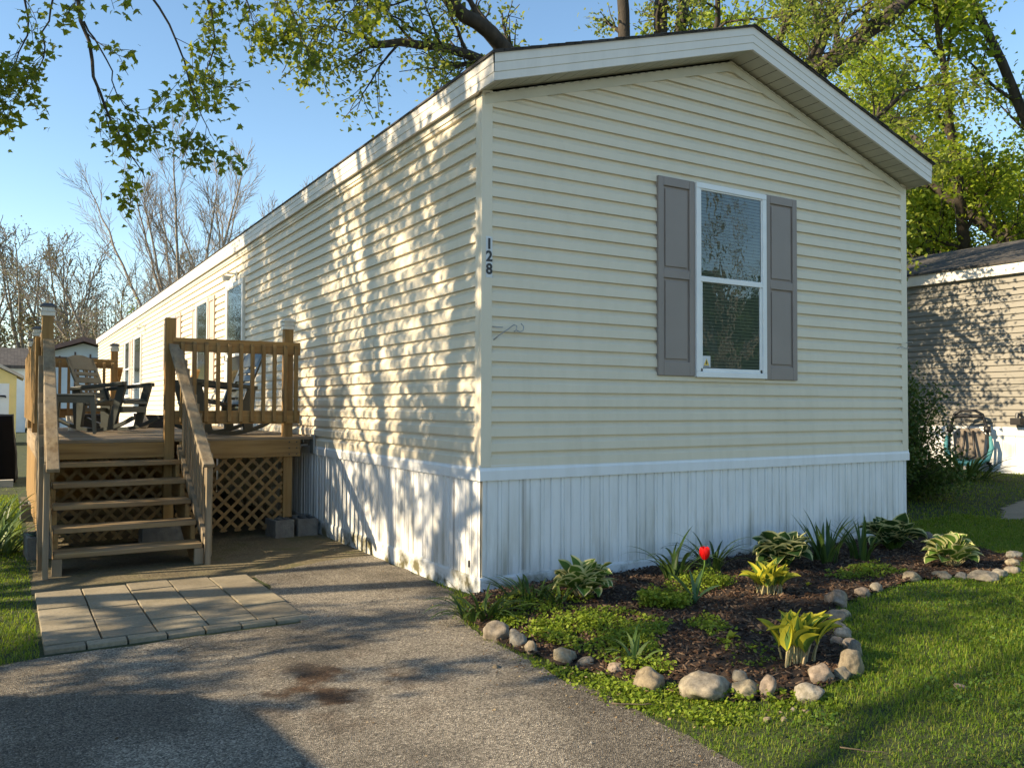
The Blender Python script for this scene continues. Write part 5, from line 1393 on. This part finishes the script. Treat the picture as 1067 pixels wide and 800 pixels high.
# the maple left of the deck: trunk out of the picture, drooping sprays hang into its upper left corner
def near_maple():
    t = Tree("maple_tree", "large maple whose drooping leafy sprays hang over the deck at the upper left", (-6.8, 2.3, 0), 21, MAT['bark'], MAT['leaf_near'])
    t.limb([(-6.8, 2.3, -.1), (-6.8, 2.3, .6), (-6.75, 2.3, 1.9)], .40, .27, 12)
    t.limb([(-6.75, 2.25, 1.7), (-6.7, 1.95, 3.0), (-6.6, 1.75, 4.2), (-6.5, 1.5, 6.0), (-6.5, 1.3, 8.5)], .15, .06, 10)
    t.limb([(-6.75, 2.35, 1.7), (-6.7, 2.65, 3.0), (-6.6, 2.8, 4.2), (-6.4, 3.2, 6.0), (-6.3, 3.6, 8.5)], .11, .05, 10)
    t.limb([(-6.75, 2.4, 1.8), (-6.5, 3.3, 2.9), (-6.3, 4.2, 4.4), (-6.2, 4.8, 6.5)], .09, .05, 8)
    cfg = dict(seg=[5, 5, 4, 4], up=[-.02, -.05, -.09, -.1], wob=.14, rmin=.003, n=[0, 6, 5, 4], ang=48, ratio=.55, max=2, leaf_from=1)
    L = []
    def lim(pts, a, b, n=6): r = t.limb(pts, a, b, n, 4, .012); L.append(r); return r
    lim([(-6.55, 2.9, 4.6), (-5.2, 3.5, 5.7), (-3.8, 3.9, 6.2), (-2.8, 4.0, 6.2), (-2.32, 4.02, 5.5), (-2.15, 4.0, 4.95), (-2.0, 3.92, 4.25), (-1.8, 3.82, 3.8), (-1.62, 3.73, 3.45)], .05, .004)
    lim([(-2.8, 4.0, 6.2), (-2.0, 3.7, 5.6), (-1.45, 3.55, 4.9), (-1.25, 3.5, 4.3), (-1.08, 3.46, 3.88)], .02, .003)
    lim([(-3.8, 3.9, 6.2), (-2.2, 4.3, 6.5), (-1.1, 4.4, 5.9), (-.88, 4.4, 5.15), (-1.0, 4.5, 4.75)], .03, .003)
    lim([(-2.2, 4.3, 6.5), (-.2, 4.0, 6.6), (.35, 3.8, 6.0), (.5, 3.7, 5.4)], .02, .003)
    lim([(-2.2, 4.3, 6.5), (-1.4, 4.3, 6.4), (-.7, 4.25, 5.9), (-.5, 4.2, 5.3)], .02, .003)
    lim([(-2.2, 4.3, 6.5), (-.6, 4.2, 6.2), (-.15, 4.0, 5.5), (.02, 3.9, 5.05)], .02, .003)
    lim([(-2.8, 4.0, 6.2), (-2.7, 4.2, 5.5), (-2.62, 4.25, 4.8), (-2.85, 4.42, 4.2)], .02, .003)
    lim([(-2.32, 4.02, 5.5), (-2.45, 4.1, 4.9), (-2.5, 4.15, 4.5), (-2.75, 4.3, 4.15)], .012, .003)
    lim([(-2.15, 4.0, 4.95), (-1.95, 3.95, 4.6), (-1.8, 3.9, 4.2), (-1.3, 3.7, 3.75)], .010, .003)
    for (pts, rad) in L:
        t.kids(pts, rad, 1, dict(cfg, n=[0, 8, 3, 3]), 1.1, .5)
    nh = len(t.tw)
    # the rest of the crown, out of the picture, that throws the dappled shade on the long wall
    H = []
    for p0, a, e, l in (((-6.5, 1.5, 5.5), 300, 45, 2.6), ((-6.5, 1.4, 6.2), 200, 50, 3.0), ((-6.5, 1.4, 6.5), 20, 60, 3.0), ((-6.6, 2.75, 4.0), 60, 28, 3.0), ((-6.45, 3.1, 5.4), 95, 40, 3.4), ((-6.4, 3.2, 5.9), 150, 45, 3.4),
                         ((-6.3, 3.5, 7.5), 70, 65, 2.6), ((-6.3, 4.2, 4.4), 90, 25, 3.4), ((-6.25, 4.5, 5.4), 110, 50, 3.2), ((-6.7, 2.0, 3.1), 330, 15, 2.4), ((-6.7, 2.6, 3.0), 85, 12, 2.6), ((-6.6, 1.8, 4.0), 280, 5, 2.0), ((-6.5, 1.5, 5.6), 20, 20, 3.0), ((-6.55, 1.7, 4.6), 345, 10, 2.8), ((-6.5, 1.4, 6.8), 350, 40, 3.0), ((-6.75, 2.1, 2.5), 262, 2, 1.6), ((-6.75, 2.5, 2.3), 50, 0, 1.5),
                         ((-6.25, 4.6, 5.9), 85, 32, 3.6), ((-6.2, 4.8, 6.4), 60, 50, 3.2), ((-6.25, 4.4, 5.2), 70, 5, 3.2), ((-6.2, 4.8, 6.5), 120, 30, 3.2), ((-6.2, 4.8, 6.5), 80, 25, 3.4), ((-6.3, 3.6, 7.6), 75, 20, 3.6)):
        d = Vector((math.cos(R(a))*math.cos(R(e)), math.sin(R(a))*math.cos(R(e)), math.sin(R(e))))
        p0 = Vector(p0); H.append(t.limb([p0, p0+d*l*.4+Vector((0, 0, .15)), p0+d*l*.75, p0+d*l], .055, .015, 6, 4, .03))
    for p0, a, e, l in (((-6.5, 1.35, 7.8), 330, 14, 5.0), ((-6.5, 1.3, 8.2), 300, 18, 5.2), ((-6.3, 3.6, 8.2), 0, 12, 4.6), ((-6.5, 1.3, 8.0), 0, 20, 5.0)):  # high limbs over the drive, added to block sky light from above
        d = Vector((math.cos(R(a))*math.cos(R(e)), math.sin(R(a))*math.cos(R(e)), math.sin(R(e)))); p0 = Vector(p0)
        H.append(t.limb([p0, p0+d*l*.4+Vector((0, 0, .25)), p0+d*l*.75+Vector((0, 0, .2)), p0+d*l], .09, .02, 6, 4, .03))
    for pts, rad in H: t.kids(pts, rad, 1, dict(cfg, n=[0, 9, 7, 4], up=[0, 0, -.03, -.05]), 3.0, .2)
    allp = np.concatenate([np.array(q) for q in t.tw[nh:]]); r4 = np.random.default_rng(77)
    for k in range(185):
        wy, wz = r4.uniform(.2, 6.9), r4.uniform(.3, 3.4)
        D = r4.uniform(4.6, 7.6); c = np.array([-D, wy+.19*D, wz+.55*D]); j = np.argmin(((allp-c)**2).sum(1)); p = allp[j]
        v = c-p; Lq = np.linalg.norm(v)
        if Lq > 1.8: c = p+v*1.8/Lq
        mid = (p+c)/2+r4.normal(size=3)*.08; t.mb.tube([tuple(p), tuple(mid), tuple(c)], [.010, .007, .004], 4, cap=False)
        for q in range(3):
            e = c+r4.normal(size=3)*np.array([.22, .22, .26]); t.mb.tube([tuple(mid), tuple((mid+e)/2+np.array([0, 0, .04])), tuple(e)], [.005, .004, .003], 3, cap=False); t.tw.append([mid, (mid+e)/2, e])
    t.done([(nh, 8), (10**6, 32)], .076, .06, 'maple', .05, .3)
    print("near maple leaves", t.count)
near_maple()

def lawn_maple():
    t = Tree("maple_tree", "second maple out beyond the parked minivan that shades the front lawn", (-10.5, -2.4, 0), 22, MAT['bark'], MAT['leaf_near'])
    t.limb([(-10.5, -2.4, -.1), (-10.4, -2.4, 1.5), (-10.3, -2.3, 3.2)], .3, .2, 10)
    cfg = dict(seg=[5, 5, 4, 4], up=[.02, .0, -.03, -.05], wob=.14, rmin=.004, n=[0, 6, 5, 4], ang=48, ratio=.6, max=2, leaf_from=1)
    for a, e, l in ((0, 70, 4), (60, 55, 4), (200, 60, 3.6), (300, 60, 4)):
        d = Vector((math.cos(R(a))*math.cos(R(e)), math.sin(R(a))*math.cos(R(e)), math.sin(R(e)))); p0 = Vector((-10.3, -2.3, 3.1))
        pts, rad = t.limb([p0, p0+d*l*.5, p0+d*l], .12, .03, 6, 4, .03); t.kids(pts, rad, 1, cfg, 3.2, .25)
    t.done(9, .10, .09, 'star', .05, .3)
lawn_maple()

# the big maple behind the home
def back_maple():
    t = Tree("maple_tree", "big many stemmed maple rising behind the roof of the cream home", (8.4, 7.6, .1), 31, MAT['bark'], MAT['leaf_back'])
    B = np.array((8.4, 7.6, -.1))
    t.limb([B, (8.4, 7.6, 1.5), (8.3, 7.5, 3.4)], .55, .42, 14)
    cfg = dict(seg=[5, 5, 4, 4], up=[.03, -.01, -.06, -.08], wob=.15, rmin=.006, n=[0, 6, 5, 4], ang=50, ratio=.55, max=2, leaf_from=1)
    Ls = []
    f = (8.3, 7.5, 3.3)
    Ls.append(t.limb([f, (6.2, 7.0, 5.0), (4.6, 6.5, 6.2), (3.74, 6.21, 6.95), (2.9, 6.15, 7.3), (2.2, 6.2, 8.1)], .22, .08, 8, 4, .02))
    Ls.append(t.limb([(4.6, 6.5, 6.2), (3.6, 6.2, 6.5), (2.7, 6.15, 6.62), (1.65, 6.3, 6.45)], .10, .055, 8, 4, .02))
    Ls.append(t.limb([(3.3, 6.2, 7.15), (2.5, 6.2, 7.5), (1.5, 6.4, 7.42), (.7, 6.5, 7.6)], .07, .02, 6, 4, .02))
    Ls.append(t.limb([(2.3, 6.2, 7.5), (1.6, 6.2, 7.1), (1.0, 6.3, 6.9)], .04, .015, 6, 4, .02))
    Ls.append(t.limb([f, (7.3, 7.1, 5.6), (6.75, 6.8, 7.6), (6.45, 6.7, 10.5)], .20, .08, 8, 4, .02))
    Ls.append(t.limb([f, (7.6, 7.0, 5.8), (7.35, 6.6, 8.0), (7.3, 6.4, 11)], .24, .08, 8, 4, .02))
    Ls.append(t.limb([f, (8.0, 7.2, 6.2), (7.9, 6.7, 8.2), (8.2, 6.5, 11)], .2, .08, 8, 4, .02))
    Ls.append(t.limb([f, (8.9, 6.3, 5.4), (9.55, 5.1, 7.1), (10.4, 4.5, 8.0), (11.3, 4.0, 8.9), (12.6, 3.4, 10.3)], .25, .10, 10, 4, .02))
    Ls.append(t.limb([(9.5, 5.15, 7.0), (9.9, 5.0, 8.2), (10.8, 4.8, 9.4)], .13, .06, 8, 4, .02))
    Ls.append(t.limb([f, (9.4, 7.6, 5.5), (10.5, 7.4, 7.6), (11.5, 7.2, 9.6)], .2, .07, 8, 4, .02))
    Ls.append(t.limb([f, (8.2, 8.8, 5.5), (7.6, 10.2, 7.4), (7.2, 11.5, 9)], .2, .07, 8, 4, .02))
    for q in ([f, (8.3, 6.0, 4.6), (8.2, 4.6, 6.0), (8.0, 3.6, 7.2)], [f, (7.6, 6.2, 4.9), (6.9, 4.9, 6.9), (6.4, 4.0, 8.4)], [f, (9.0, 5.8, 4.4), (9.3, 4.4, 5.6), (9.6, 3.2, 6.4)], [f, (8.5, 5.6, 4.2), (8.6, 4.0, 4.9), (8.7, 2.9, 5.3)], [f, (8.6, 5.6, 4.3), (8.5, 4.4, 4.3), (8.6, 3.3, 3.5)], [f, (8.0, 6.0, 4.2), (7.8, 4.7, 4.4), (8.0, 3.7, 3.1)], [f, (8.3, 5.9, 3.9), (8.3, 4.9, 3.6), (8.3, 4.0, 2.6)]):
        Ls.append(t.limb(q, .13, .03, 6, 4, .03))
    for i, (pts, rad) in enumerate(Ls):
        t.kids(pts, rad, 1, dict(cfg, n=[0, 11 if i < 4 else 12, 7, 4]), 2.6 if i else 3.0, .25)
    t.done(17, .078, .11, 'star', .08, .3); print("back maple leaves", t.count)
back_maple()

def crown_tree(name, label, base, h, stems, seed, bark, leafm, per, size, L0, spread=.2, n=(0, 7, 6, 4), lean=(0, 0), e0=62, r=.3, split=.3, group=None, tmpl='star', mx=2, up=(.05, .03, .0, .0), ang=42, rmin=.01, wob=.12):
    t = Tree(name, label, base, seed, bark, leafm, group); b = Vector(base); r2 = random.Random(seed)
    top = b+Vector((lean[0]*.3, lean[1]*.3, h*split)); t.limb([b-Vector((0, 0, .2)), b.lerp(top, .5)+Vector((.05, .03, 0)), top], r, r*.75, 8)
    cfg = dict(seg=[5, 5, 4, 4], up=list(up), wob=wob, rmin=rmin, n=list(n), ang=ang, ratio=.58, max=mx, leaf_from=1)
    for k in range(stems):
        a = 2*math.pi*(k+r2.random()*.6)/stems; e = R(min(88, e0+r2.uniform(-14, 20)))
        d = Vector((math.cos(a)*math.cos(e), math.sin(a)*math.cos(e), math.sin(e)))+Vector((lean[0], lean[1], 0))*.05
        l = h*(1-split)*r2.uniform(.8, 1.05); p0 = top-Vector((0, 0, r2.uniform(0, h*.05)))
        pts, rad = t.limb([p0, p0+d*l*.45, p0+d*l*.8+Vector((0, 0, l*.08)), p0+d*l+Vector((0, 0, l*.12))], r*.5, r*.09, 6, 4, .03)
        t.kids(pts, rad, 1, cfg, L0, .2)
    o = t.done(per, size, spread, tmpl, .05, .3)
    return o
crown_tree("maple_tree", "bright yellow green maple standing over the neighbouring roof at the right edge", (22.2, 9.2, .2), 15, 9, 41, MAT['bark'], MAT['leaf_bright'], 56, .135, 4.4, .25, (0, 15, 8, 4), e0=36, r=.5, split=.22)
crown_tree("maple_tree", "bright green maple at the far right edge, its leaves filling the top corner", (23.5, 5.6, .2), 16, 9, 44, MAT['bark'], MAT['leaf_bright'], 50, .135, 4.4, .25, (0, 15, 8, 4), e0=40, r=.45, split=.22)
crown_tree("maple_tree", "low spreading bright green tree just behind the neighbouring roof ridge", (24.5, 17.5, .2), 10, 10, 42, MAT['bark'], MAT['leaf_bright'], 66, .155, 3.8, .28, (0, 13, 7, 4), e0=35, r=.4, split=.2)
crown_tree("maple_tree", "bright green tree filling the gap between the two homes", (18.5, 19.0, .2), 9.5, 9, 43, MAT['bark'], MAT['leaf_bright'], 64, .145, 3.4, .25, (0, 12, 7, 4), e0=40, r=.35, split=.2)

# bare and budding trees far beyond the home
BT = "bare spring trees beyond the homes"
crown_tree("bare_tree", "tall bare tree with fine twigs rising above the middle of the long roof line", (5.6, 43, 0), 13.6, 9, 51, MAT['bark_pale'], None, 0, .1, 4.2, .1, (0, 18, 12, 0), e0=58, r=.24, split=.2, group=BT, mx=2, up=(.05, .06, .05, .05), ang=30, rmin=.010, wob=.10)
crown_tree("bare_tree", "slimmer bare tree right of the tallest one, partly hidden by the roof", (8.6, 44, 0), 13.2, 6, 52, MAT['bark_pale'], None, 0, .1, 3.6, .1, (0, 18, 12, 0), e0=66, r=.2, split=.25, group=BT, mx=2, up=(.05, .06, .05, .05), ang=30, rmin=.010, wob=.10)
crown_tree("bare_tree", "low bare tree just above the far part of the roof line", (12.0, 46, 0), 12.4, 5, 58, MAT['bark_pale'], None, 0, .1, 3.0, .1, (0, 18, 12, 0), e0=65, r=.22, split=.25, group=BT, mx=2, up=(.05, .06, .05, .05), ang=30, rmin=.010, wob=.10)
crown_tree("bare_tree", "wide leaning bare tree behind the far end of the cream home", (3.0, 48, 0), 10.5, 9, 53, MAT['bark_pale'], MAT['bud'], 2, .10, 3.8, .2, (0, 18, 12, 0), e0=48, r=.2, split=.16, group=BT, mx=2, up=(.05, .06, .05, .05), ang=30, rmin=.010, wob=.10)
crown_tree("budding_tree", "budding tree with a forked trunk at the left edge behind the deck posts", (-1.6, 62, 0), 12.0, 6, 54, MAT['bark_far'], MAT['bud'], 3, .13, 4.0, .35, (0, 10, 7, 5), e0=58, r=.24, split=.3, group=BT, mx=2, up=(.06, .06, .05, .05), ang=34, rmin=.025)
crown_tree("budding_tree", "budding tree with an upright oval crown right of the forked one", (1.0, 62, 0), 12.0, 6, 55, MAT['bark_far'], MAT['bud'], 3, .13, 3.8, .35, (0, 10, 7, 5), e0=60, r=.23, split=.32, group=BT, mx=2, up=(.07, .07, .06, .05), ang=32, rmin=.025)
crown_tree("budding_tree", "thinner budding tree between the upright one and the far end of the home", (3.2, 66, 0), 9.5, 6, 56, MAT['bark_far'], MAT['bud'], 3, .14, 3.2, .35, (0, 10, 7, 5), e0=55, r=.22, split=.25, group=BT, mx=2, rmin=.02)
crown_tree("budding_tree", "budding tree at the extreme left behind the yellow shed", (-5.0, 64, 0), 11, 6, 57, MAT['bark_far'], MAT['bud'], 3, .13, 3.8, .35, (0, 10, 7, 5), e0=58, r=.3, split=.28, group=BT, mx=2, rmin=.02)
crown_tree("fresh_green_tree", "small fresh green tree low behind the far end of the roof", (5.2, 37, 0), 6.3, 6, 59, MAT['bark_far'], MAT['leaf_bright'], 5, .12, 2.0, .2, (0, 6, 5, 3), e0=50, r=.16, split=.3, mx=2)
crown_tree("fresh_green_tree", "fresh green young tree behind the left posts of the deck", (-1.6, 50, 0), 6.8, 7, 60, MAT['bark_far'], MAT['brush'], 16, .15, 2.6, .3, (0, 7, 5, 3), e0=45, r=.16, split=.2, mx=2)

def treeline():
    rg = np.random.default_rng(5); P = []
    for k in range(170):
        x = rg.uniform(-32, 24); y = rg.uniform(66, 84); h = rg.uniform(4, 9.0)*(2.0 if x < -8 else 1); w = rg.uniform(1.4, 2.8); n = int(330*(2.0 if x < -8 else 1))  # unseen left part made taller and denser so the side windows mirror dark
        c = rg.normal(size=(n, 3))*np.array([w*.55, w*.55, h*.24])+np.array([x, y, h*.48]); P.append(c[c[:, 2] > 0])
    P = np.concatenate(P)
    o = leaf_cloud("woods", None, P, .26, MAT['brush'], rg, 'star', .2)
    m = MB(); r2 = random.Random(5)
    for k in range(260):
        x = r2.uniform(-26, 24); y = r2.uniform(64, 82); h = r2.uniform(5, 12); a = r2.uniform(-.12, .12)
        pts = [(x+a*h*t+r2.uniform(-.15, .15), y, h*t) for t in (0, .3, .6, 1)]; m.tube(pts, [.11, .085, .06, .02], 4, cap=False)
        for q in range(5):
            t = r2.uniform(.35, .9); px = x+a*h*t; d = r2.choice((-1, 1))*r2.uniform(.8, 2.0); m.tube([(px, y, h*t), (px+d*.5, y+r2.uniform(-.5, .5), h*t+.7), (px+d*.9, y+r2.uniform(-.8, .8), h*t+1.9)], [.035, .025, .012], 3, cap=False)
    m.build("stems", MAT['bark_far'], o)
    tag(o, "grey brown spring woods in the distance, just coming into leaf", "woods", kind="stuff")
treeline()

# trees across the road, seen only as reflections in the gable window
crown_tree("bare_tree", "bare tree across the road that mirrors in the gable window", (17.0, -14.5, 0), 12.5, 9, 61, MAT['bark_far'], None, 0, .10, 4.0, .2, (0, 11, 7, 0), e0=46, r=.2, split=.2, mx=2, rmin=.009, wob=.2)
crown_tree("added_evergreen", "unseen dark dense tree added further along the road to darken the lower gable pane", (25.5, -21.5, 0), 7.5, 9, 62, MAT['bark_far'], MAT['yew'], 90, .42, 3.4, .4, (0, 12, 8, 4), e0=32, r=.3, split=.12, mx=2, rmin=.02)  # added so the lower pane mirrors something dark

# ------------------------------------------------------------------ grass, weeds, mulch chips
LAWN_CUT = None
def frustum(x, y, z, mx=70):
    c = np.array(CAM_LOC); v = np.stack([x-c[0], y-c[1], z-c[2]], 1)
    d = v@np.array(fwd); px = 533.5+FPX*(v@np.array(rgt))/np.maximum(d, .05); py = 400-FPX*(v@np.array(upv))/np.maximum(d, .05)
    return (d > .6) & (px > -mx) & (px < 1067+mx) & (py < 900), d

def grass():
    rg = np.random.default_rng(9)
    X, Y = [], []
    def area(x0, x1, y0, y1, dens): n = int((x1-x0)*(y1-y0)*dens); X.append(rg.uniform(x0, x1, n)); Y.append(rg.uniform(y0, y1, n))
    area(-.6, 6.5, -3.9, 0.6, 10500); area(4.4, 12, -2, 5.5, 2200); area(-4.6, -2.45, -.3, 9, 5500); area(11.5, 14, -2, 2, 800); area(-8, -2.5, 9, 40, 160)
    x = np.concatenate(X); y = np.concatenate(Y)
    ok, d = frustum(x, y, gz_np(x, y)); x, y, d = x[ok], y[ok], d[ok]
    keep = rg.random(len(x)) < np.clip(4.2/d, .12, 1)**1.1; x, y, d = x[keep], y[keep], d[keep]
    jx = x+rg.normal(size=len(x))*.03; jy = y+rg.normal(size=len(x))*.03
    bad = in_poly_np(jx, jy, DRIVE) | in_poly_np(jx, jy, BED) | in_poly_np(jx, jy, PAD) | ((x > -.05) & (x < W+.03) & (y > -.03)) | ((x > 10.97) & (y > -1.5)) | ((x > -2.56) & (x < -.2) & (y > -.1))
    bad |= in_poly_np(jx, jy, [(6.5, 0.12), (7.2, -0.35), (8.6, 0.3), (8.3, 0.75), (7.3, 0.55)])
    x, y, d = x[~bad], y[~bad], d[~bad]; n = len(x)
    # patchy height and a few bare spots
    ph = np.sin(x*2.1+1.3*np.sin(y*1.7))*np.sin(y*2.6+.9*np.sin(x*2.2))
    h = (.026+.011*ph)*rg.uniform(.45, 1.45, n); wd = np.maximum(.0022, .00075*d)*rg.uniform(.8, 1.4, n)
    near_edge = (x < -.2) & (y < 0) & (x > -.6); h[near_edge] *= .9
    z = gz_np(x, y)
    az = rg.uniform(0, 6.283, n); lean = rg.uniform(.25, 1.35, n); dx, dy = np.cos(az), np.sin(az); sx, sy = -dy, dx
    b = np.stack([x, y, z], 1); s = np.stack([sx*wd, sy*wd, 0*wd], 1)
    m1 = b+np.stack([dx*h*lean*.35, dy*h*lean*.35, h*.62], 1); t1 = b+np.stack([dx*h*lean, dy*h*lean, h*(1.05-.42*lean)], 1)
    v = np.stack([b-s*.5, b+s*.5, m1+s*.42, m1-s*.42, t1], 1).reshape(-1, 3)
    i = np.arange(n)*5; q = np.stack([i, i+1, i+2, i+3], 1); tr = np.stack([i+3, i+2, i+4], 1)
    me = fast_mesh("grass", v, [q, tr]); o = link_mesh("grass", me, MAT['grass']); tag(o, "short green lawn grass round the home and the drive", "grass", kind="stuff")
    print("grass blades", n)
grass()

def weeds():
    """low bright ground cover among the front border stones"""
    rg = np.random.default_rng(12); P = []
    zones = [([(-.28, -.95), (.05, -.82), (.45, -.98), (.5, -1.3), (.12, -1.6), (.02, -1.85), (-.14, -1.9), (-.2, -1.5)], 1900, .045),
             ([(-.48, -1.3), (-.36, -1.6), (.02, -2.3), (.3, -2.5), (.25, -2.7), (-.3, -2.45), (-.5, -2.0)], 1500, .028),
             ([(.55, -.95), (.85, -.72), (1.02, -.92), (.8, -1.12)], 900, .09), ([(1.0, -.6), (1.6, -.45), (1.55, -.8), (1.1, -.85)], 500, .07), ([(2.3, -.9), (3.1, -.75), (3.0, -1.1), (2.4, -1.1)], 450, .05), ([(.55, -1.35), (.8, -1.25), (.75, -1.55), (.5, -1.6)], 260, .03), ([(.2, -1.95), (.75, -1.4), (.85, -1.7), (.35, -2.2)], 90, .02), ([(-.3, -.3), (.3, -.3), (.5, -.7), (-.3, -.85)], 700, .04)]
    for poly, n, hh in zones:
        xs = [p[0] for p in poly]; ys = [p[1] for p in poly]
        x = rg.uniform(min(xs), max(xs), n*2); y = rg.uniform(min(ys), max(ys), n*2); k = in_poly_np(x, y, poly); x, y = x[k][:n], y[k][:n]
        cl = .5+.5*np.sin(x*9+2*np.sin(y*7))*np.sin(y*8+1.5*np.sin(x*6)); kk = rg.random(len(x)) < .25+.75*cl; x, y, cl = x[kk], y[kk], cl[kk]
        z0 = np.array([max(zbed(a, b) if in_poly(a, b, BED) else gz(a, b), gz(a, b)) for a, b in zip(x, y)])
        for q in range(5):
            hz = rg.uniform(.15, 1, len(x))*hh*(.5+.8*cl)
            P.append(np.stack([x+rg.normal(size=len(x))*.012, y+rg.normal(size=len(x))*.012, z0+hz], 1))
    P = np.concatenate(P); o = leaf_cloud("ground_cover", None, P, .019, MAT['weed'], rg, 'round', .9)
    tag(o, "bright green low weeds spreading among the front border stones", "ground cover", kind="stuff"); print("weeds", len(P))
weeds()

def chips():
    rg = np.random.default_rng(14); n = 16000
    x = rg.uniform(-.45, 4.6, n); y = rg.uniform(-2.5, 0, n); k = in_poly_np(x, y, BED); x, y = x[k], y[k]; n = len(x)
    z = np.array([zbed(a, b) for a, b in zip(x, y)])+rg.uniform(.001, .009, n)
    L = rg.uniform(.006, .024, n); w = rg.uniform(.002, .006, n); az = rg.uniform(0, 6.283, n); tl = rg.normal(size=n)*.35
    d = np.stack([np.cos(az)*np.cos(tl), np.sin(az)*np.cos(tl), np.sin(tl)], 1); s = np.stack([-np.sin(az), np.cos(az), rg.normal(size=n)*.3], 1)
    c = np.stack([x, y, z], 1); a = d*L[:, None]; b = s*w[:, None]; up = np.array([0, 0, .004])
    v = np.stack([c-a-b, c+a-b, c+a*.8+b, c-a+b, c-a*.9-b+up, c+a-b*.6+up, c+a*.8+b*.7+up, c-a*.8+b+up], 1).reshape(-1, 3)
    i = np.arange(n)[:, None]*8; f = np.concatenate([i+np.array(q) for q in ([4,5,6,7], [0,1,5,4], [1,2,6,5], [2,3,7,6], [3,0,4,7])])
    o = link_mesh("mulch_chips", fast_mesh("mulch_chips", v, f), MAT['mulch_chip']); tag(o, "loose shredded bark chips over the flower bed", "mulch", kind="stuff")
chips()

def gravel():
    """loose grit on the driveway"""
    rg = np.random.default_rng(15); n = 9000
    x = rg.uniform(-3.2, -.3, n); y = rg.uniform(-3.2, 1.8, n); k = in_poly_np(x, y, DRIVE); x, y = x[k], y[k]; n = len(x)
    keep = (rg.random(n) < .35) | (x > -.62) ; x, y = x[keep], y[keep]; n = len(x)
    r_ = rg.uniform(.0015, .0042, n)*np.where(rg.random(n) < .04, 1.9, 1)
    o8 = np.array([(1,0,0),(0,1,0),(-1,0,0),(0,-1,0),(0,0,.8),(0,0,-.8)]); jit = rg.uniform(.7, 1.3, (n, 6, 1))
    v = (np.stack([x, y, .009+r_*.4], 1)[:, None, :]+o8[None]*jit*r_[:, None, None]).reshape(-1, 3)
    i = np.arange(n)[:, None]*6; f = np.concatenate([i+np.array(q) for q in ([0,1,4],[1,2,4],[2,3,4],[3,0,4])])
    o = link_mesh("gravel", fast_mesh("gravel", v, f), MAT['grit']); tag(o, "loose grit scattered on the worn driveway", "gravel", kind="stuff")
MAT['grit'] = leafmat('grit', [(.12, .11, .10), (.2, .185, .165), (.3, .28, .25)], .9, 0)
gravel()

polysheet("road", [(-60, -22), (60, -22), (60, -12), (-60, -12)], MAT['kerb'], 0.012, "unseen pale concrete road added behind the camera to bounce sunlight forward")  # added pale sheet that reflects sunlight onto the shaded gable
def added_left_home():  # unseen home, added to cut low sky light on the long wall
    H = thing("mobile_home", "unseen mobile home added at the left, beyond the maples, to block the low sky", "mobile home", (-20, 4, 0))
    m = MB(); m.box(-22.5, -18.4, -8, 15, .7, 3.2); m.build("wall", MAT['taupe'], H)
    m = MB(); m.box(-22.45, -18.45, -7.9, 14.9, -.05, .7); m.build("skirting", MAT['skirt'], H)
    m = MB(); m.prism([(-22.8, 3.15), (-20.45, 3.9), (-18.1, 3.15), (-18.1, 3.3), (-20.45, 4.05), (-22.8, 3.3)], 1, -8.3, 15.3); m.build("roof", MAT['shingle'], H, fix=True)
    for y in (-5, -1, 3.5, 8, 12):
        w = MB(); w.box(-18.41, -18.36, y-.45, y+.45, 1.6, 2.7); f = w.build("window", MAT['vinyl_white'], H); q = MB(); q.box(-18.365, -18.35, y-.39, y+.39, 1.66, 2.64); q.build("pane", MAT['carglass'], f)
added_left_home()

def litter():
    """dry bud scales, bits of leaf and bark blown over the drive and the lawn"""
    rg = np.random.default_rng(18); n = 900
    x = np.concatenate([rg.uniform(-3, -.2, 620), rg.uniform(-.3, 5, 280)]); y = np.concatenate([rg.uniform(-3, 2.2, 620), rg.uniform(-3.4, .0, 280)])
    edge = rg.random(900) < .35; x[edge] = -.52+rg.normal(size=edge.sum())*.09; y[edge] = rg.uniform(-2.7, .1, edge.sum())
    z = gz_np(x, y)+np.where(x < -.45, .012, .035)
    P = np.stack([x, y, z], 1); o = leaf_cloud("leaf_litter", None, P, .016, MAT['litter'], rg, 'diamond', 2.5)
    tag(o, "dry bud scales and bits of leaf lying on the drive and lawn", "leaf litter", kind="stuff")
MAT['litter'] = leafmat('litter', [(.05, .032, .02), (.12, .075, .04), (.22, .15, .085), (.30, .24, .15)], .9, 0)
litter()
def clover():
    rg = np.random.default_rng(19); P = []
    for k in range(130):
        cx, cy = rg.uniform(-.3, 5.5), rg.uniform(-3.4, -1.2); n = int(rg.uniform(25, 90)); r_ = rg.uniform(.04, .13)
        x = cx+rg.normal(size=n)*r_; y = cy+rg.normal(size=n)*r_; k2 = ~in_poly_np(x, y, BED) & (x > -.42); x, y = x[k2], y[k2]
        P.append(np.stack([x, y, gz_np(x, y)+rg.uniform(.012, .034, len(x))], 1))
    o = leaf_cloud("clover", None, np.concatenate(P), .017, MAT['clover'], rg, 'round', 1.2); tag(o, "patches of clover and low weeds through the lawn", "clover", kind="stuff")
MAT['clover'] = leafmat('clover_leaf', [(.06, .13, .02), (.09, .17, .03), (.13, .20, .04)], .5, .35)
clover()
